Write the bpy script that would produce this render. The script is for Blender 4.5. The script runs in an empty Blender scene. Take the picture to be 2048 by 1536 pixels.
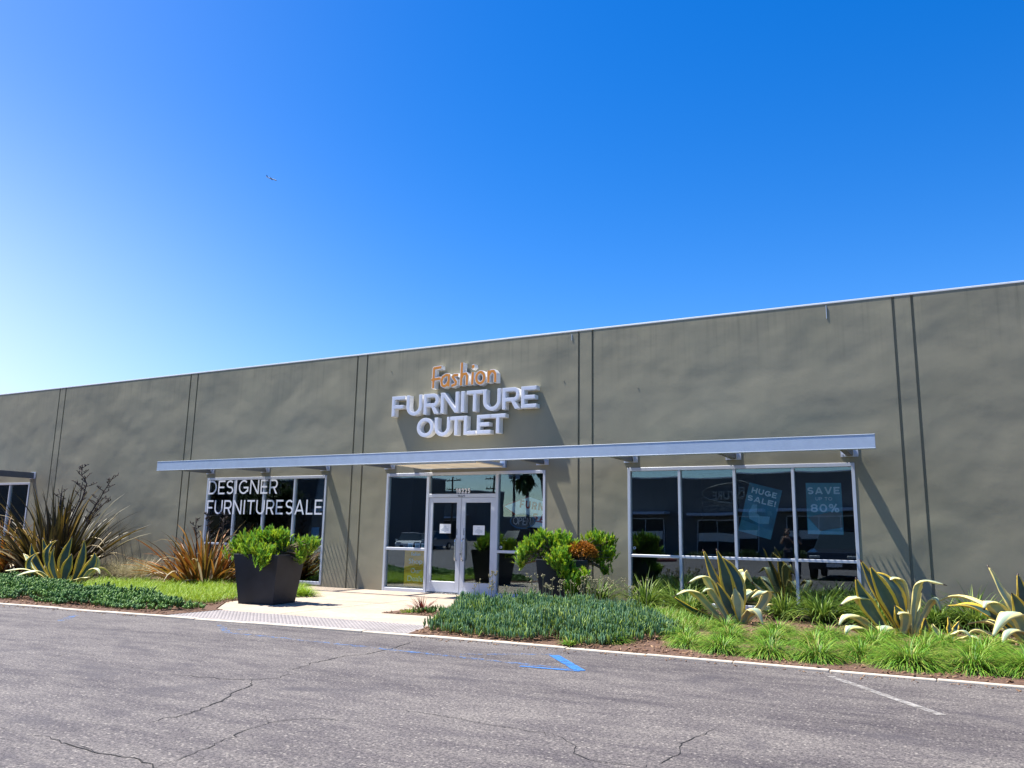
import bpy, bmesh, math, random
import numpy as np
from mathutils import Vector, Matrix
from mathutils.geometry import delaunay_2d_cdt
random.seed(7); RNG = np.random.default_rng(11)
R = math.radians
scene = bpy.context.scene
COL = scene.collection

# ------------------------------------------------------------------ materials
def new_mat(name):
    m = bpy.data.materials.new(name); m.use_nodes = True
    nt = m.node_tree; nt.nodes.clear()
    out = nt.nodes.new('ShaderNodeOutputMaterial')
    return m, nt, out
def N(nt, t, **kw):
    n = nt.nodes.new(t)
    for k, v in kw.items():
        if hasattr(n, k): setattr(n, k, v)
        else: n.inputs[k.replace('_', ' ')].default_value = v
    return n
def L(nt, a, b): nt.links.new(a, b)
def c4(c): return (c[0], c[1], c[2], 1.0)
def coord(nt, scale=(1, 1, 1), rot=(0, 0, 0)):
    tc = N(nt, 'ShaderNodeTexCoord'); mp = N(nt, 'ShaderNodeMapping')
    mp.inputs['Scale'].default_value = scale; mp.inputs['Rotation'].default_value = rot
    L(nt, tc.outputs['Object'], mp.inputs['Vector']); return mp.outputs['Vector']
def noise(nt, vec, scale, detail=4, rough=.55, dist=0):
    n = N(nt, 'ShaderNodeTexNoise'); n.inputs['Scale'].default_value = scale
    n.inputs['Detail'].default_value = detail; n.inputs['Roughness'].default_value = rough
    n.inputs['Distortion'].default_value = dist
    if vec: L(nt, vec, n.inputs['Vector'])
    return n.outputs['Fac']
def ramp(nt, fac, stops):
    r = N(nt, 'ShaderNodeValToRGB'); e = r.color_ramp.elements
    while len(e) < len(stops): e.new(.5)
    for el, (p, c) in zip(e, stops):
        el.position = p; el.color = c4(c) if not isinstance(c, (int, float)) else (c, c, c, 1)
    L(nt, fac, r.inputs['Fac']); return r.outputs['Color']
def mixc(nt, fac, a, b, mode='MIX'):
    m = N(nt, 'ShaderNodeMix', data_type='RGBA', blend_type=mode)
    for s, v in ((m.inputs[0], fac), (m.inputs[6], a), (m.inputs[7], b)):
        if isinstance(v, (int, float)): s.default_value = v
        elif isinstance(v, tuple): s.default_value = c4(v)
        else: L(nt, v, s)
    return m.outputs[2]
def bump(nt, h, dist, strength=1.0, prev=None):
    b = N(nt, 'ShaderNodeBump'); b.inputs['Distance'].default_value = dist
    b.inputs['Strength'].default_value = strength; L(nt, h, b.inputs['Height'])
    if prev: L(nt, prev, b.inputs['Normal'])
    return b.outputs['Normal']
def principled(nt, out, base, rough=.6, metal=0, spec=.5, normal=None):
    p = N(nt, 'ShaderNodeBsdfPrincipled')
    if isinstance(base, tuple): p.inputs['Base Color'].default_value = c4(base)
    else: L(nt, base, p.inputs['Base Color'])
    if isinstance(rough, (int, float)): p.inputs['Roughness'].default_value = rough
    else: L(nt, rough, p.inputs['Roughness'])
    p.inputs['Metallic'].default_value = metal
    p.inputs['Specular IOR Level'].default_value = spec
    if normal: L(nt, normal, p.inputs['Normal'])
    if out: L(nt, p.outputs[0], out.inputs['Surface'])
    return p
def simple(name, col, rough=.6, metal=0, spec=.5, var=.12, vscale=6, bumpd=0, bscale=40):
    m, nt, out = new_mat(name); v = coord(nt)
    f = noise(nt, v, vscale, 5)
    lo = tuple(max(0, x*(1-var)) for x in col); hi = tuple(min(1, x*(1+var)) for x in col)
    base = ramp(nt, f, [(.3, lo), (.7, hi)])
    nrm = bump(nt, noise(nt, v, bscale, 3), bumpd) if bumpd else None
    principled(nt, out, base, rough, metal, spec, nrm); return m

def mat_wall():
    m, nt, out = new_mat('painted_concrete'); v = coord(nt)
    vs = coord(nt, (.8, 1, 1), (0, R(12), 0))
    big = noise(nt, v, .55, 3); mid = noise(nt, vs, .8, 1.8, .45, .1); mid2 = noise(nt, v, 3.2, 2.5, .5)
    fine = noise(nt, v, 55, 3)
    streak = noise(nt, coord(nt, (3.5, 3.5, .25)), 1.6, 4)
    base = ramp(nt, big, [(.3, (.228, .213, .150)), (.7, (.268, .249, .177))])
    base = mixc(nt, .15, base, ramp(nt, streak, [(.3, (.20, .188, .132)), (.75, (.258, .242, .17))]))
    g = N(nt, 'ShaderNodeTexCoord'); sx = N(nt, 'ShaderNodeSeparateXYZ'); L(nt, g.outputs['Object'], sx.inputs[0])
    mr = N(nt, 'ShaderNodeMapRange'); mr.inputs[1].default_value = 0; mr.inputs[2].default_value = .5
    mr.inputs[3].default_value = .55; mr.inputs[4].default_value = 0; L(nt, sx.outputs['Z'], mr.inputs[0])
    dirt = N(nt, 'ShaderNodeMath', operation='MULTIPLY'); L(nt, mr.outputs[0], dirt.inputs[0]); L(nt, mid2, dirt.inputs[1])
    base = mixc(nt, dirt.outputs[0], base, (.25, .2, .14))
    mr2 = N(nt, 'ShaderNodeMapRange'); mr2.inputs[1].default_value = 4.3; mr2.inputs[2].default_value = 5.8; mr2.inputs[3].default_value = 0; mr2.inputs[4].default_value = .8; L(nt, sx.outputs['Z'], mr2.inputs[0])
    dr = ramp(nt, noise(nt, coord(nt, (5, 5, .18)), 2.2, 4, .6), [(.5, 0.0), (.7, .8)]); dm_ = N(nt, 'ShaderNodeMath', operation='MULTIPLY'); L(nt, mr2.outputs[0], dm_.inputs[0]); L(nt, dr, dm_.inputs[1])
    base = mixc(nt, dm_.outputs[0], base, (.165, .155, .108))
    pt = ramp(nt, noise(nt, coord(nt, (1, 1, .6)), 1.7, 1, .3), [(.60, 0.0), (.615, .35)]); base = mixc(nt, pt, base, (.262, .246, .17))
    n1 = bump(nt, mid, .060); n2 = bump(nt, mid2, .0045, 1, n1); n3 = bump(nt, fine, .0006, 1, n2)
    principled(nt, out, base, .75, 0, .3, n3); return m

def mat_asphalt():
    m, nt, out = new_mat('asphalt'); v = coord(nt)
    st = coord(nt, (.5, 1.6, 1), (0, 0, R(8)))
    big = noise(nt, st, .55, 6, .6, .3); mid = noise(nt, st, 3.2, 5, .65); sp = noise(nt, v, 85, 2, .6); sp2 = noise(nt, v, 38, 3, .7)
    vor = N(nt, 'ShaderNodeTexVoronoi'); vor.inputs['Scale'].default_value = 60; L(nt, v, vor.inputs['Vector'])
    base = ramp(nt, big, [(.34, (.046, .038, .042)), (.5, (.094, .082, .081)), (.68, (.142, .126, .118))])
    base = mixc(nt, .5, base, ramp(nt, mid, [(.38, (.052, .045, .049)), (.62, (.132, .119, .110))]))
    base = mixc(nt, .5, base, ramp(nt, sp2, [(.38, (.03, .03, .03)), (.5, (.5, .5, .5)), (.62, (.95, .93, .88))]), 'OVERLAY')
    base = mixc(nt, .42, base, ramp(nt, sp, [(.36, (.1, .1, .1)), (.5, (.5, .5, .5)), (.66, (1, .98, .92))]), 'OVERLAY')
    vs2 = N(nt, 'ShaderNodeTexVoronoi'); vs2.inputs['Scale'].default_value = 42; L(nt, v, vs2.inputs['Vector'])
    vcol = N(nt, 'ShaderNodeSeparateXYZ'); L(nt, vs2.outputs['Color'], vcol.inputs[0])
    stone = N(nt, 'ShaderNodeMath', operation='MULTIPLY'); L(nt, ramp(nt, vcol.outputs['X'], [(.84, 0.0), (.9, .6)]), stone.inputs[0]); L(nt, ramp(nt, vs2.outputs['Distance'], [(.25, 1.0), (.5, 0.0)]), stone.inputs[1])
    base = mixc(nt, stone.outputs[0], base, (.33, .30, .26))
    spots = noise(nt, v, 1.35, 3, .5, .6)
    base = mixc(nt, ramp(nt, spots, [(.57, 0.0), (.72, .65)]), base, (.046, .040, .046))
    n1 = bump(nt, sp2, .0035); n2 = bump(nt, vor.outputs['Distance'], .003, 1, n1)
    principled(nt, out, base, .72, 0, .35, n2); return m

def mat_paint(name, col, lo, hi, scale=9):
    m, nt, out = new_mat(name); v = coord(nt)
    f = noise(nt, v, scale, 6, .7); f2 = noise(nt, v, 60, 2)
    a = N(nt, 'ShaderNodeMath', operation='ADD'); L(nt, f, a.inputs[0])
    s = N(nt, 'ShaderNodeMath', operation='MULTIPLY'); s.inputs[1].default_value = .35; L(nt, f2, s.inputs[0]); L(nt, s.outputs[0], a.inputs[1])
    k = ramp(nt, a.outputs[0], [(lo, 0.0), (hi, 1.0)])
    p = principled(nt, None, col, .7, 0, .3)
    t = N(nt, 'ShaderNodeBsdfTransparent'); mx = N(nt, 'ShaderNodeMixShader')
    L(nt, k, mx.inputs[0]); L(nt, t.outputs[0], mx.inputs[1]); L(nt, p.outputs[0], mx.inputs[2]); L(nt, mx.outputs[0], out.inputs['Surface'])
    return m

def mat_concrete(name, col, var=.12, joint=False):
    m, nt, out = new_mat(name); v = coord(nt)
    a = noise(nt, v, 1.3, 5); b = noise(nt, v, 14, 5, .7); c = noise(nt, v, 120, 2)
    lo = tuple(x*(1-var) for x in col); hi = tuple(x*(1+var) for x in col)
    base = ramp(nt, a, [(.3, lo), (.7, hi)])
    base = mixc(nt, .4, base, ramp(nt, b, [(.3, (.3, .3, .3)), (.5, (.5, .5, .5)), (.7, (.66, .66, .66))]), 'OVERLAY')
    n = bump(nt, c, .001)
    principled(nt, out, base, .85, 0, .25, n); return m

def mat_glass(name, tint, refl=.065, tcol=(.85, .97, 1.0), wave=.0022):
    m, nt, out = new_mat(name); v = coord(nt)
    w = noise(nt, v, .75, 1.5, .4)
    nrm = bump(nt, w, wave)
    t = N(nt, 'ShaderNodeBsdfTransparent'); t.inputs[0].default_value = c4(tint)
    g = N(nt, 'ShaderNodeBsdfGlossy'); g.inputs['Color'].default_value = c4(tcol); g.inputs['Roughness'].default_value = 0.0; L(nt, nrm, g.inputs['Normal'])
    fr = N(nt, 'ShaderNodeFresnel'); fr.inputs['IOR'].default_value = 1.5; L(nt, nrm, fr.inputs['Normal'])
    a = N(nt, 'ShaderNodeMath', operation='ADD'); a.inputs[1].default_value = refl; L(nt, fr.outputs[0], a.inputs[0])
    mx = N(nt, 'ShaderNodeMixShader'); L(nt, a.outputs[0], mx.inputs[0]); L(nt, t.outputs[0], mx.inputs[1]); L(nt, g.outputs[0], mx.inputs[2])
    L(nt, mx.outputs[0], out.inputs['Surface']); return m

def mat_leaf(name, cols, tips=None, trans=.3, rough=.5, spec=.35, along=None):
    """cols: stops over the per-leaf random value; along: colour towards the base of the blade"""
    m, nt, out = new_mat(name)
    at = N(nt, 'ShaderNodeAttribute', attribute_name='rnd')
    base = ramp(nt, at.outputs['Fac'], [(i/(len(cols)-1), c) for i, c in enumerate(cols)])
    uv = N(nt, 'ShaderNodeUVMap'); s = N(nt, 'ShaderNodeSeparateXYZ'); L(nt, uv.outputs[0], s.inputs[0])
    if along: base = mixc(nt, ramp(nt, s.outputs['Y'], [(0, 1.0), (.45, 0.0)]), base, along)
    if tips: base = mixc(nt, ramp(nt, s.outputs['Y'], [(.7, 0.0), (1, .85)]), base, tips)
    p = principled(nt, None, base, rough, 0, spec)
    tr = N(nt, 'ShaderNodeBsdfTranslucent'); L(nt, base, tr.inputs[0])
    mx = N(nt, 'ShaderNodeMixShader'); mx.inputs[0].default_value = trans
    L(nt, p.outputs[0], mx.inputs[1]); L(nt, tr.outputs[0], mx.inputs[2]); L(nt, mx.outputs[0], out.inputs['Surface'])
    return m

def mat_striped_leaf(name, core, edge, mid=None, w=.24, trans=.12):
    """margin striped leaf; u of the UV map runs across the blade"""
    m, nt, out = new_mat(name)
    uv = N(nt, 'ShaderNodeUVMap'); s = N(nt, 'ShaderNodeSeparateXYZ'); L(nt, uv.outputs[0], s.inputs[0])
    a = N(nt, 'ShaderNodeMath', operation='SUBTRACT'); a.inputs[1].default_value = .5; L(nt, s.outputs['X'], a.inputs[0])
    b = N(nt, 'ShaderNodeMath', operation='ABSOLUTE'); L(nt, a.outputs[0], b.inputs[0])
    v = coord(nt); nz = noise(nt, v, 18, 3)
    c = N(nt, 'ShaderNodeMath', operation='MULTIPLY_ADD'); c.inputs[1].default_value = .10; L(nt, nz, c.inputs[0]); L(nt, b.outputs[0], c.inputs[2])
    k = ramp(nt, c.outputs[0], [(.5-w+.03, 0.0), (.5-w+.07, 1.0)])
    at = N(nt, 'ShaderNodeAttribute', attribute_name='rnd')
    core_c = ramp(nt, at.outputs['Fac'], [(0, core), (1, mid or core)])
    bloom = noise(nt, v, 5, 4)
    core_c = mixc(nt, .35, core_c, ramp(nt, bloom, [(.3, tuple(x*.7 for x in core)), (.7, tuple(min(1, x*1.5) for x in (mid or core)))]))
    base = mixc(nt, k, core_c, edge)
    base = mixc(nt, ramp(nt, s.outputs['Y'], [(.955, 0.0), (.97, 1.0)]), base, (.05, .025, .02))
    p = principled(nt, None, base, .42, 0, .4)
    tr = N(nt, 'ShaderNodeBsdfTranslucent'); L(nt, base, tr.inputs[0])
    mx = N(nt, 'ShaderNodeMixShader'); mx.inputs[0].default_value = trans
    L(nt, p.outputs[0], mx.inputs[1]); L(nt, tr.outputs[0], mx.inputs[2]); L(nt, mx.outputs[0], out.inputs['Surface'])
    return m

M = {}
M['wall'] = mat_wall()
M['asphalt'] = mat_asphalt()
M['walk'] = mat_concrete('warm_concrete', (.38, .31, .24))
M['kerb'] = mat_concrete('pale_concrete', (.50, .44, .35), .1)
M['tactile'] = mat_concrete('grey_tactile_concrete', (.27, .245, .235))
M['crack'] = simple('crack_filler', (.012, .011, .011), .95, var=.2)
M['blue_paint'] = mat_paint('worn_blue_paint', (.05, .2, .52), .66, .95)
M['blue_fresh'] = mat_paint('blue_paint', (.035, .16, .44), .44, .74)
M['white_paint'] = mat_paint('worn_white_paint', (.42, .40, .37), .54, .95)
M['dark_patch'] = mat_paint('dark_sealant', (.075, .066, .074), .45, .75, 4)
M['mulch'] = simple('mulch', (.12, .065, .04), .95, var=.7, vscale=45, bumpd=.03, bscale=50)
M['chips'] = mat_leaf('wood_chips', [(.07, .035, .02), (.17, .09, .05), (.30, .19, .11), (.10, .05, .03)], trans=0, rough=.9)
M['metal'] = simple('grey_painted_metal', (.40, .48, .60), .42, 0, .5, var=.05)
M['alu'] = simple('anodised_aluminium', (.52, .55, .62), .38, .25, .5, var=.06, vscale=3)
M['arm'] = simple('shaded_arm_metal', (.12, .125, .13), .5)  # shade under the canopy is put into the arms' metal colour
M['steel'] = simple('brushed_steel', (.62, .62, .62), .25, .9, .5, var=.05)
M['white'] = simple('white_enamel', (.78, .78, .78), .4, var=.04)
M['soffit'] = simple('white_soffit_panel', (.9, .87, .8), .55, var=.05)
M['face_white'] = simple('white_acrylic', (.58, .60, .68), .3, var=.03)
M['face_orange'] = simple('orange_acrylic', (.62, .23, .018), .35, var=.05)
M['vinyl'] = simple('white_vinyl', (.74, .75, .8), .5, var=.03)
M['paper'] = simple('white_paper', (.72, .76, .8), .7, var=.04)
M['ink'] = simple('dark_ink', (.05, .07, .12), .7)
M['black'] = simple('black_plastic', (.02, .02, .022), .4)
M['glass'] = mat_glass('tinted_glass', (.86, .92, .94))
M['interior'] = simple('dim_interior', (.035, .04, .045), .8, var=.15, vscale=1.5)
M['roof'] = simple('roof_membrane', (.4, .4, .38), .9)
M['planter'] = simple('charcoal_fibre_planter', (.014, .016, .022), .6, 0, .35, var=.4, vscale=2.2)
M['soil'] = simple('potting_soil', (.05, .035, .025), .95, var=.4, vscale=30, bumpd=.02)
M['stem'] = simple('brown_stem', (.13, .09, .05), .8, var=.3)
M['dstalk'] = simple('dark_flower_stalk', (.035, .022, .02), .8, var=.3)
M['gold'] = simple('gold_poster', (.95, .50, .015), .6, var=.06)
M['teal_print'] = simple('pale_poster_print', (.85, .98, .98), .6)
M['print_mid'] = simple('soft_poster_print', (.30, .60, .68), .6)
M['poster_dark'] = simple('grey_blue_poster', (.06, .26, .34), .55, var=.25, vscale=5)
M['poster_mid'] = simple('mid_blue_poster', (.12, .36, .42), .55, var=.2, vscale=4)
M['poster_grey'] = simple('taupe_poster', (.30, .28, .27), .55, var=.1)
M['red'] = simple('red_print', (.42, .03, .025), .5)
M['neon'] = simple('neon_tube_glass', (.8, .72, .74), .2)
M['neon_blue'] = simple('blue_neon_tube', (.04, .16, .3), .2)

def mat_translucent(name, col, f=.5):
    m, nt, out = new_mat(name); v = coord(nt); base = ramp(nt, noise(nt, v, 3, 3), [(.3, tuple(x*.95 for x in col)), (.7, col)])
    p = principled(nt, None, base, .5); t = N(nt, 'ShaderNodeBsdfTranslucent'); L(nt, base, t.inputs[0])
    mx = N(nt, 'ShaderNodeMixShader'); mx.inputs[0].default_value = f; L(nt, p.outputs[0], mx.inputs[1]); L(nt, t.outputs[0], mx.inputs[2]); L(nt, mx.outputs[0], out.inputs['Surface']); return m
M['soffit'] = mat_translucent('white_translucent_panel', (.86, .80, .70), .3)
# leaves
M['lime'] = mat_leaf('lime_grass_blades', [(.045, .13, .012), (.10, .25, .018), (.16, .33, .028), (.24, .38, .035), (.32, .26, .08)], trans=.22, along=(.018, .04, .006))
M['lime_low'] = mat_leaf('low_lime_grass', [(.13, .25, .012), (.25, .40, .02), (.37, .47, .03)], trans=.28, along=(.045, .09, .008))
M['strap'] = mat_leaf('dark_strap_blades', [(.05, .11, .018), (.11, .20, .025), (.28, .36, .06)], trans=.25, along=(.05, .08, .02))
M['chalk'] = mat_leaf('blue_chalk_succulent', [(.05, .14, .06), (.11, .24, .09), (.28, .37, .05), (.08, .18, .05), (.14, .27, .15), (.34, .42, .07)], trans=.12, tips=(.24, .38, .22), rough=.45)
M['deep'] = mat_leaf('green_succulent', [(.035, .10, .03), (.08, .18, .04), (.16, .28, .04), (.05, .13, .05)], trans=.15, tips=(.17, .30, .09))
M['spurge'] = mat_leaf('shrub_needles', [(.07, .22, .035), (.18, .40, .03), (.48, .56, .03), (.10, .32, .06), (.36, .50, .025)], trans=.35, along=(.22, .34, .02))
M['rust'] = mat_leaf('rusty_bracts', [(.30, .11, .012), (.50, .21, .02), (.16, .07, .02)], trans=.2)
M['flax'] = mat_leaf('dark_flax_blades', [(.018, .018, .010), (.045, .040, .014), (.09, .075, .02), (.025, .02, .012), (.035, .03, .014), (.34, .22, .035)], trans=.15)
M['bronze'] = mat_leaf('bronze_flax_blades', [(.07, .035, .014), (.36, .12, .02), (.30, .19, .03), (.06, .05, .015), (.46, .20, .03)], trans=.2)
M['dry'] = mat_leaf('dry_blades', [(.42, .34, .2), (.5, .42, .26), (.34, .27, .15)], trans=.2)
M['feather'] = mat_leaf('feather_grass', [(.24, .21, .09), (.38, .32, .17), (.52, .46, .30), (.18, .20, .07)], trans=.3)
M['redplant'] = mat_leaf('dark_red_blades', [(.12, .02, .02), (.22, .04, .03), (.08, .03, .02)], trans=.2)
M['agave'] = mat_striped_leaf('variegated_agave', (.03, .065, .05), (.72, .50, .06), (.075, .135, .11), .165)
M['agave_pale'] = mat_striped_leaf('pale_variegated_agave', (.27, .36, .27), (.80, .68, .26), (.38, .46, .32), .23)
M['flowerstalk'] = mat_leaf('dry_flower_heads', [(.26, .23, .12), (.36, .33, .2), (.18, .2, .1)], trans=.1)

# ------------------------------------------------------------------ geometry
def link(o, parent=None):
    COL.objects.link(o)
    if parent: o.parent = parent
    return o
def mesh_obj(name, verts, faces, mat, parent=None, smooth=False, loc=None, midx=None):
    me = bpy.data.meshes.new(name); me.from_pydata([tuple(v) for v in verts], [], [tuple(f) for f in faces])
    mats = mat if isinstance(mat, (list, tuple)) else [mat]
    for m in mats: me.materials.append(m)
    if midx is not None: me.polygons.foreach_set('material_index', midx)
    if smooth: me.polygons.foreach_set('use_smooth', [True]*len(me.polygons))
    me.update()
    o = bpy.data.objects.new(name, me); link(o, parent)
    if loc: o.location = loc
    return o
def tag(o, label=None, cat=None, group=None, kind=None):
    if label: o['label'] = label
    if cat: o['category'] = cat
    if group: o['group'] = group
    if kind: o['kind'] = kind
    return o
def empty(name, loc=(0, 0, 0), label=None, cat=None, group=None, rz=0):
    o = bpy.data.objects.new(name, None); o.empty_display_size = .2; link(o)
    o.location = loc; o.rotation_euler = (0, 0, rz)
    return tag(o, label, cat, group)
class MB:
    def __init__(s): s.v = []; s.f = []; s.mi = []; s.cur = 0
    def add(s, vs, fs):
        b = len(s.v); s.v += [tuple(v) for v in vs]; s.f += [tuple(i+b for i in f) for f in fs]; s.mi += [s.cur]*len(fs); return s
    def box(s, x0, x1, y0, y1, z0, z1):
        return s.add([(x0,y0,z0),(x1,y0,z0),(x1,y1,z0),(x0,y1,z0),(x0,y0,z1),(x1,y0,z1),(x1,y1,z1),(x0,y1,z1)],
              [(3,2,1,0),(4,5,6,7),(0,1,5,4),(1,2,6,5),(2,3,7,6),(3,0,4,7)])
    def prism(s, poly, z0, z1):
        n = len(poly)
        return s.add([(x,y,z0) for x,y in poly]+[(x,y,z1) for x,y in poly],
              [tuple(range(n-1,-1,-1)), tuple(range(n,2*n))]+[(i,(i+1)%n,n+(i+1)%n,n+i) for i in range(n)])
    def xzprism(s, poly, y0, y1):          # polygon in x,z counter-clockwise seen from -y
        n = len(poly)
        return s.add([(x,y0,z) for x,z in poly]+[(x,y1,z) for x,z in poly],
              [tuple(range(n)), tuple(range(2*n-1,n-1,-1))]+[((i+1)%n,i,n+i,n+(i+1)%n) for i in range(n)])
    def tube(s, pts, rad, n=8, caps=True):
        pts = [Vector(p) for p in pts]; k = len(pts)
        rads = rad if isinstance(rad, (list, tuple)) else [rad]*k
        vs = []; up = None
        for i, p in enumerate(pts):
            d = (pts[min(i+1,k-1)]-pts[max(i-1,0)]).normalized()
            if up is None: up = Vector((0,0,1)) if abs(d.z) < .9 else Vector((1,0,0))
            a = d.cross(up).normalized(); b = a.cross(d).normalized(); up = b
            for j in range(n):
                t = 2*math.pi*j/n; vs.append(p+(a*math.cos(t)+b*math.sin(t))*rads[i])
        fs = [(i*n+j, i*n+(j+1)%n, (i+1)*n+(j+1)%n, (i+1)*n+j) for i in range(k-1) for j in range(n)]
        if caps: fs += [tuple(range(n-1,-1,-1)), tuple((k-1)*n+j for j in range(n))]
        return s.add(vs, fs)
    def obj(s, name, mat, parent=None, smooth=False, loc=None):
        return mesh_obj(name, s.v, s.f, mat, parent, smooth, loc, s.mi if isinstance(mat,(list,tuple)) else None)
def bevel(o, w=.006, seg=2):
    b = o.modifiers.new('bevel', 'BEVEL'); b.width = w; b.segments = seg; b.limit_method = 'ANGLE'; b.angle_limit = R(40); return o

def np_mesh(name, verts, quads, mat, parent=None, rnd=None, uv=None, smooth=True, kind_tri=False):
    """verts (V,3), quads (F,k) all the same size, rnd per vertex, uv per vertex (V,2)"""
    me = bpy.data.meshes.new(name); k = quads.shape[1]
    me.vertices.add(len(verts)); me.vertices.foreach_set('co', verts.astype(np.float32).ravel())
    me.loops.add(quads.size); me.loops.foreach_set('vertex_index', quads.astype(np.int32).ravel())
    me.polygons.add(len(quads)); me.polygons.foreach_set('loop_start', np.arange(0, quads.size, k, dtype=np.int32))
    me.polygons.foreach_set('loop_total', np.full(len(quads), k, np.int32))
    if smooth: me.polygons.foreach_set('use_smooth', np.ones(len(quads), bool))
    me.update(calc_edges=True)
    if rnd is not None:
        a = me.attributes.new('rnd', 'FLOAT', 'POINT'); a.data.foreach_set('value', rnd.astype(np.float32))
    if uv is not None:
        l = me.uv_layers.new(name='UVMap'); l.data.foreach_set('uv', uv[quads.ravel()].astype(np.float32).ravel())
    me.materials.append(mat); me.validate()
    o = bpy.data.objects.new(name, me); link(o, parent); return o

def blades(name, mat, base, az, el, length, width, bend, parent=None, seg=4, fold=.25, prof='blade', rnd=None, power=1.3, twist=0):
    """grass-like blades: base (n,3), azimuth, start elevation, length, width, total bend (rad)"""
    n = len(az); t = np.linspace(0, 1, seg+1)
    e = el[:, None]-bend[:, None]*t[None]**power
    st = (length/seg)[:, None]
    em = .5*(e[:, 1:]+e[:, :-1])
    h = np.concatenate([np.zeros((n, 1)), np.cumsum(np.cos(em)*st, 1)], 1)
    z = np.concatenate([np.zeros((n, 1)), np.cumsum(np.sin(em)*st, 1)], 1)
    ca, sa = np.cos(az)[:, None], np.sin(az)[:, None]
    P = np.stack([base[:, :1]+h*ca, base[:, 1:2]+h*sa, base[:, 2:]+z], -1)
    if prof == 'blade': w = np.minimum(1, .55+1.2*t)*np.clip((1-t)/.55, 0.02, 1)**.8
    elif prof == 'needle': w = np.where(t < .98, 1-.35*t, .05)
    else: w = np.sin(np.pi*np.clip(t, .05, .99))**.7
    wd = width[:, None]*w[None]*.5
    tw = np.full((n, 1), 0.0)+np.asarray(twist).reshape(-1, 1)*t[None]
    side = np.stack([-sa*np.cos(tw), ca*np.cos(tw), np.sin(tw)], -1)
    nrm = np.stack([-np.sin(e)*ca, -np.sin(e)*sa, np.cos(e)], -1)
    Lf = P-side*wd[..., None]+nrm*(wd*fold)[..., None]; Rt = P+side*wd[..., None]+nrm*(wd*fold)[..., None]
    if fold: V = np.stack([Lf, P, Rt], 2); k = 3
    else: V = np.stack([Lf, Rt], 2); k = 2
    S = seg+1
    idx = np.arange(n*S*k).reshape(n, S, k)
    q = np.stack([idx[:, :-1, :-1], idx[:, :-1, 1:], idx[:, 1:, 1:], idx[:, 1:, :-1]], -1).reshape(-1, 4)
    r = (RNG.random(n) if rnd is None else rnd)
    rv = np.repeat(r, S*k)
    u = np.broadcast_to(np.linspace(0, 1, k)[None, None], (n, S, k)); vv = np.broadcast_to(t[None, :, None], (n, S, k))
    return np_mesh(name, V.reshape(-1, 3), q, mat, parent, rv, np.stack([u, vv], -1).reshape(-1, 2))

def scatter(name, mat, tv, tq, pos, az, tilt, scale, parent=None, tuv=None, rnd=None):
    """bake copies of a small template mesh (axis z): tilt from vertical towards azimuth"""
    n = len(pos); ct, s_t, ca, sa = np.cos(tilt), np.sin(tilt), np.cos(az), np.sin(az)
    Zx = np.stack([s_t*ca, s_t*sa, ct], -1); Xx = np.stack([ct*ca, ct*sa, -s_t], -1); Yx = np.stack([-sa, ca, 0*sa], -1)
    sc = scale if scale.ndim == 2 else np.repeat(scale[:, None], 3, 1)
    V = (tv[None, :, 0, None]*sc[:, None, 0, None]*Xx[:, None]+tv[None, :, 1, None]*sc[:, None, 1, None]*Yx[:, None]
         + tv[None, :, 2, None]*sc[:, None, 2, None]*Zx[:, None])+pos[:, None]
    q = (tq[None]+(np.arange(n)*len(tv))[:, None, None]).reshape(-1, tq.shape[1])
    r = RNG.random(n) if rnd is None else rnd
    uv = np.stack([np.zeros(n*len(tv)), np.tile(tv[:, 2]/max(1e-6, tv[:, 2].max()), n)], -1)
    return np_mesh(name, V.reshape(-1, 3), q, mat, parent, np.repeat(r, len(tv)), uv)
def spindle(sides=4, rings=((0, .35), (.35, 1), (.75, .85), (1, .08))):
    v = []; q = []
    for z, r in rings:
        for j in range(sides):
            a = 2*math.pi*j/sides; v.append((r*math.cos(a), r*math.sin(a), z))
    for i in range(len(rings)-1):
        for j in range(sides):
            q.append((i*sides+j, i*sides+(j+1) % sides, (i+1)*sides+(j+1) % sides, (i+1)*sides+j))
    return np.array(v), np.array(q)
def in_poly(p, poly):
    x, y = p[:, 0], p[:, 1]; c = np.zeros(len(p), bool); n = len(poly); j = n-1
    for i in range(n):
        xi, yi = poly[i]; xj, yj = poly[j]
        with np.errstate(divide='ignore', invalid='ignore'):
            c ^= ((yi > y) != (yj > y)) & (x < (xj-xi)*(y-yi)/(yj-yi+1e-12)+xi)
        j = i
    return c
def sample_poly(poly, n):
    a = np.array(poly); lo, hi = a.min(0), a.max(0); out = np.zeros((0, 2))
    while len(out) < n:
        p = lo+RNG.random((n*2, 2))*(hi-lo); out = np.concatenate([out, p[in_poly(p, poly)]])
    return out[:n]

# ---- text
def text_mesh(s, off=0.0, spacing=1.0):
    cu = bpy.data.curves.new('txt', 'FONT'); cu.body = s; cu.offset = off; cu.space_character = spacing; cu.resolution_u = 6
    cu.fill_mode = 'FRONT'
    o = bpy.data.objects.new('txt', cu); COL.objects.link(o)
    dg = bpy.context.evaluated_depsgraph_get(); dg.update()
    me = bpy.data.meshes.new_from_object(o.evaluated_get(dg))
    vs = [(v.co.x, v.co.y) for v in me.vertices]; fs = [tuple(p.vertices) for p in me.polygons]
    bpy.data.objects.remove(o); bpy.data.curves.remove(cu); bpy.data.meshes.remove(me)
    return vs, fs
def flat_to_box(vs, box):
    x0, x1, z0, z1 = box
    xs = [v[0] for v in vs]; ys = [v[1] for v in vs]; a, b, c, d = min(xs), max(xs), min(ys), max(ys)
    return [(x0+(x-a)/(b-a)*(x1-x0), z0+(y-c)/(d-c)*(z1-z0)) for x, y in vs]
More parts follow.
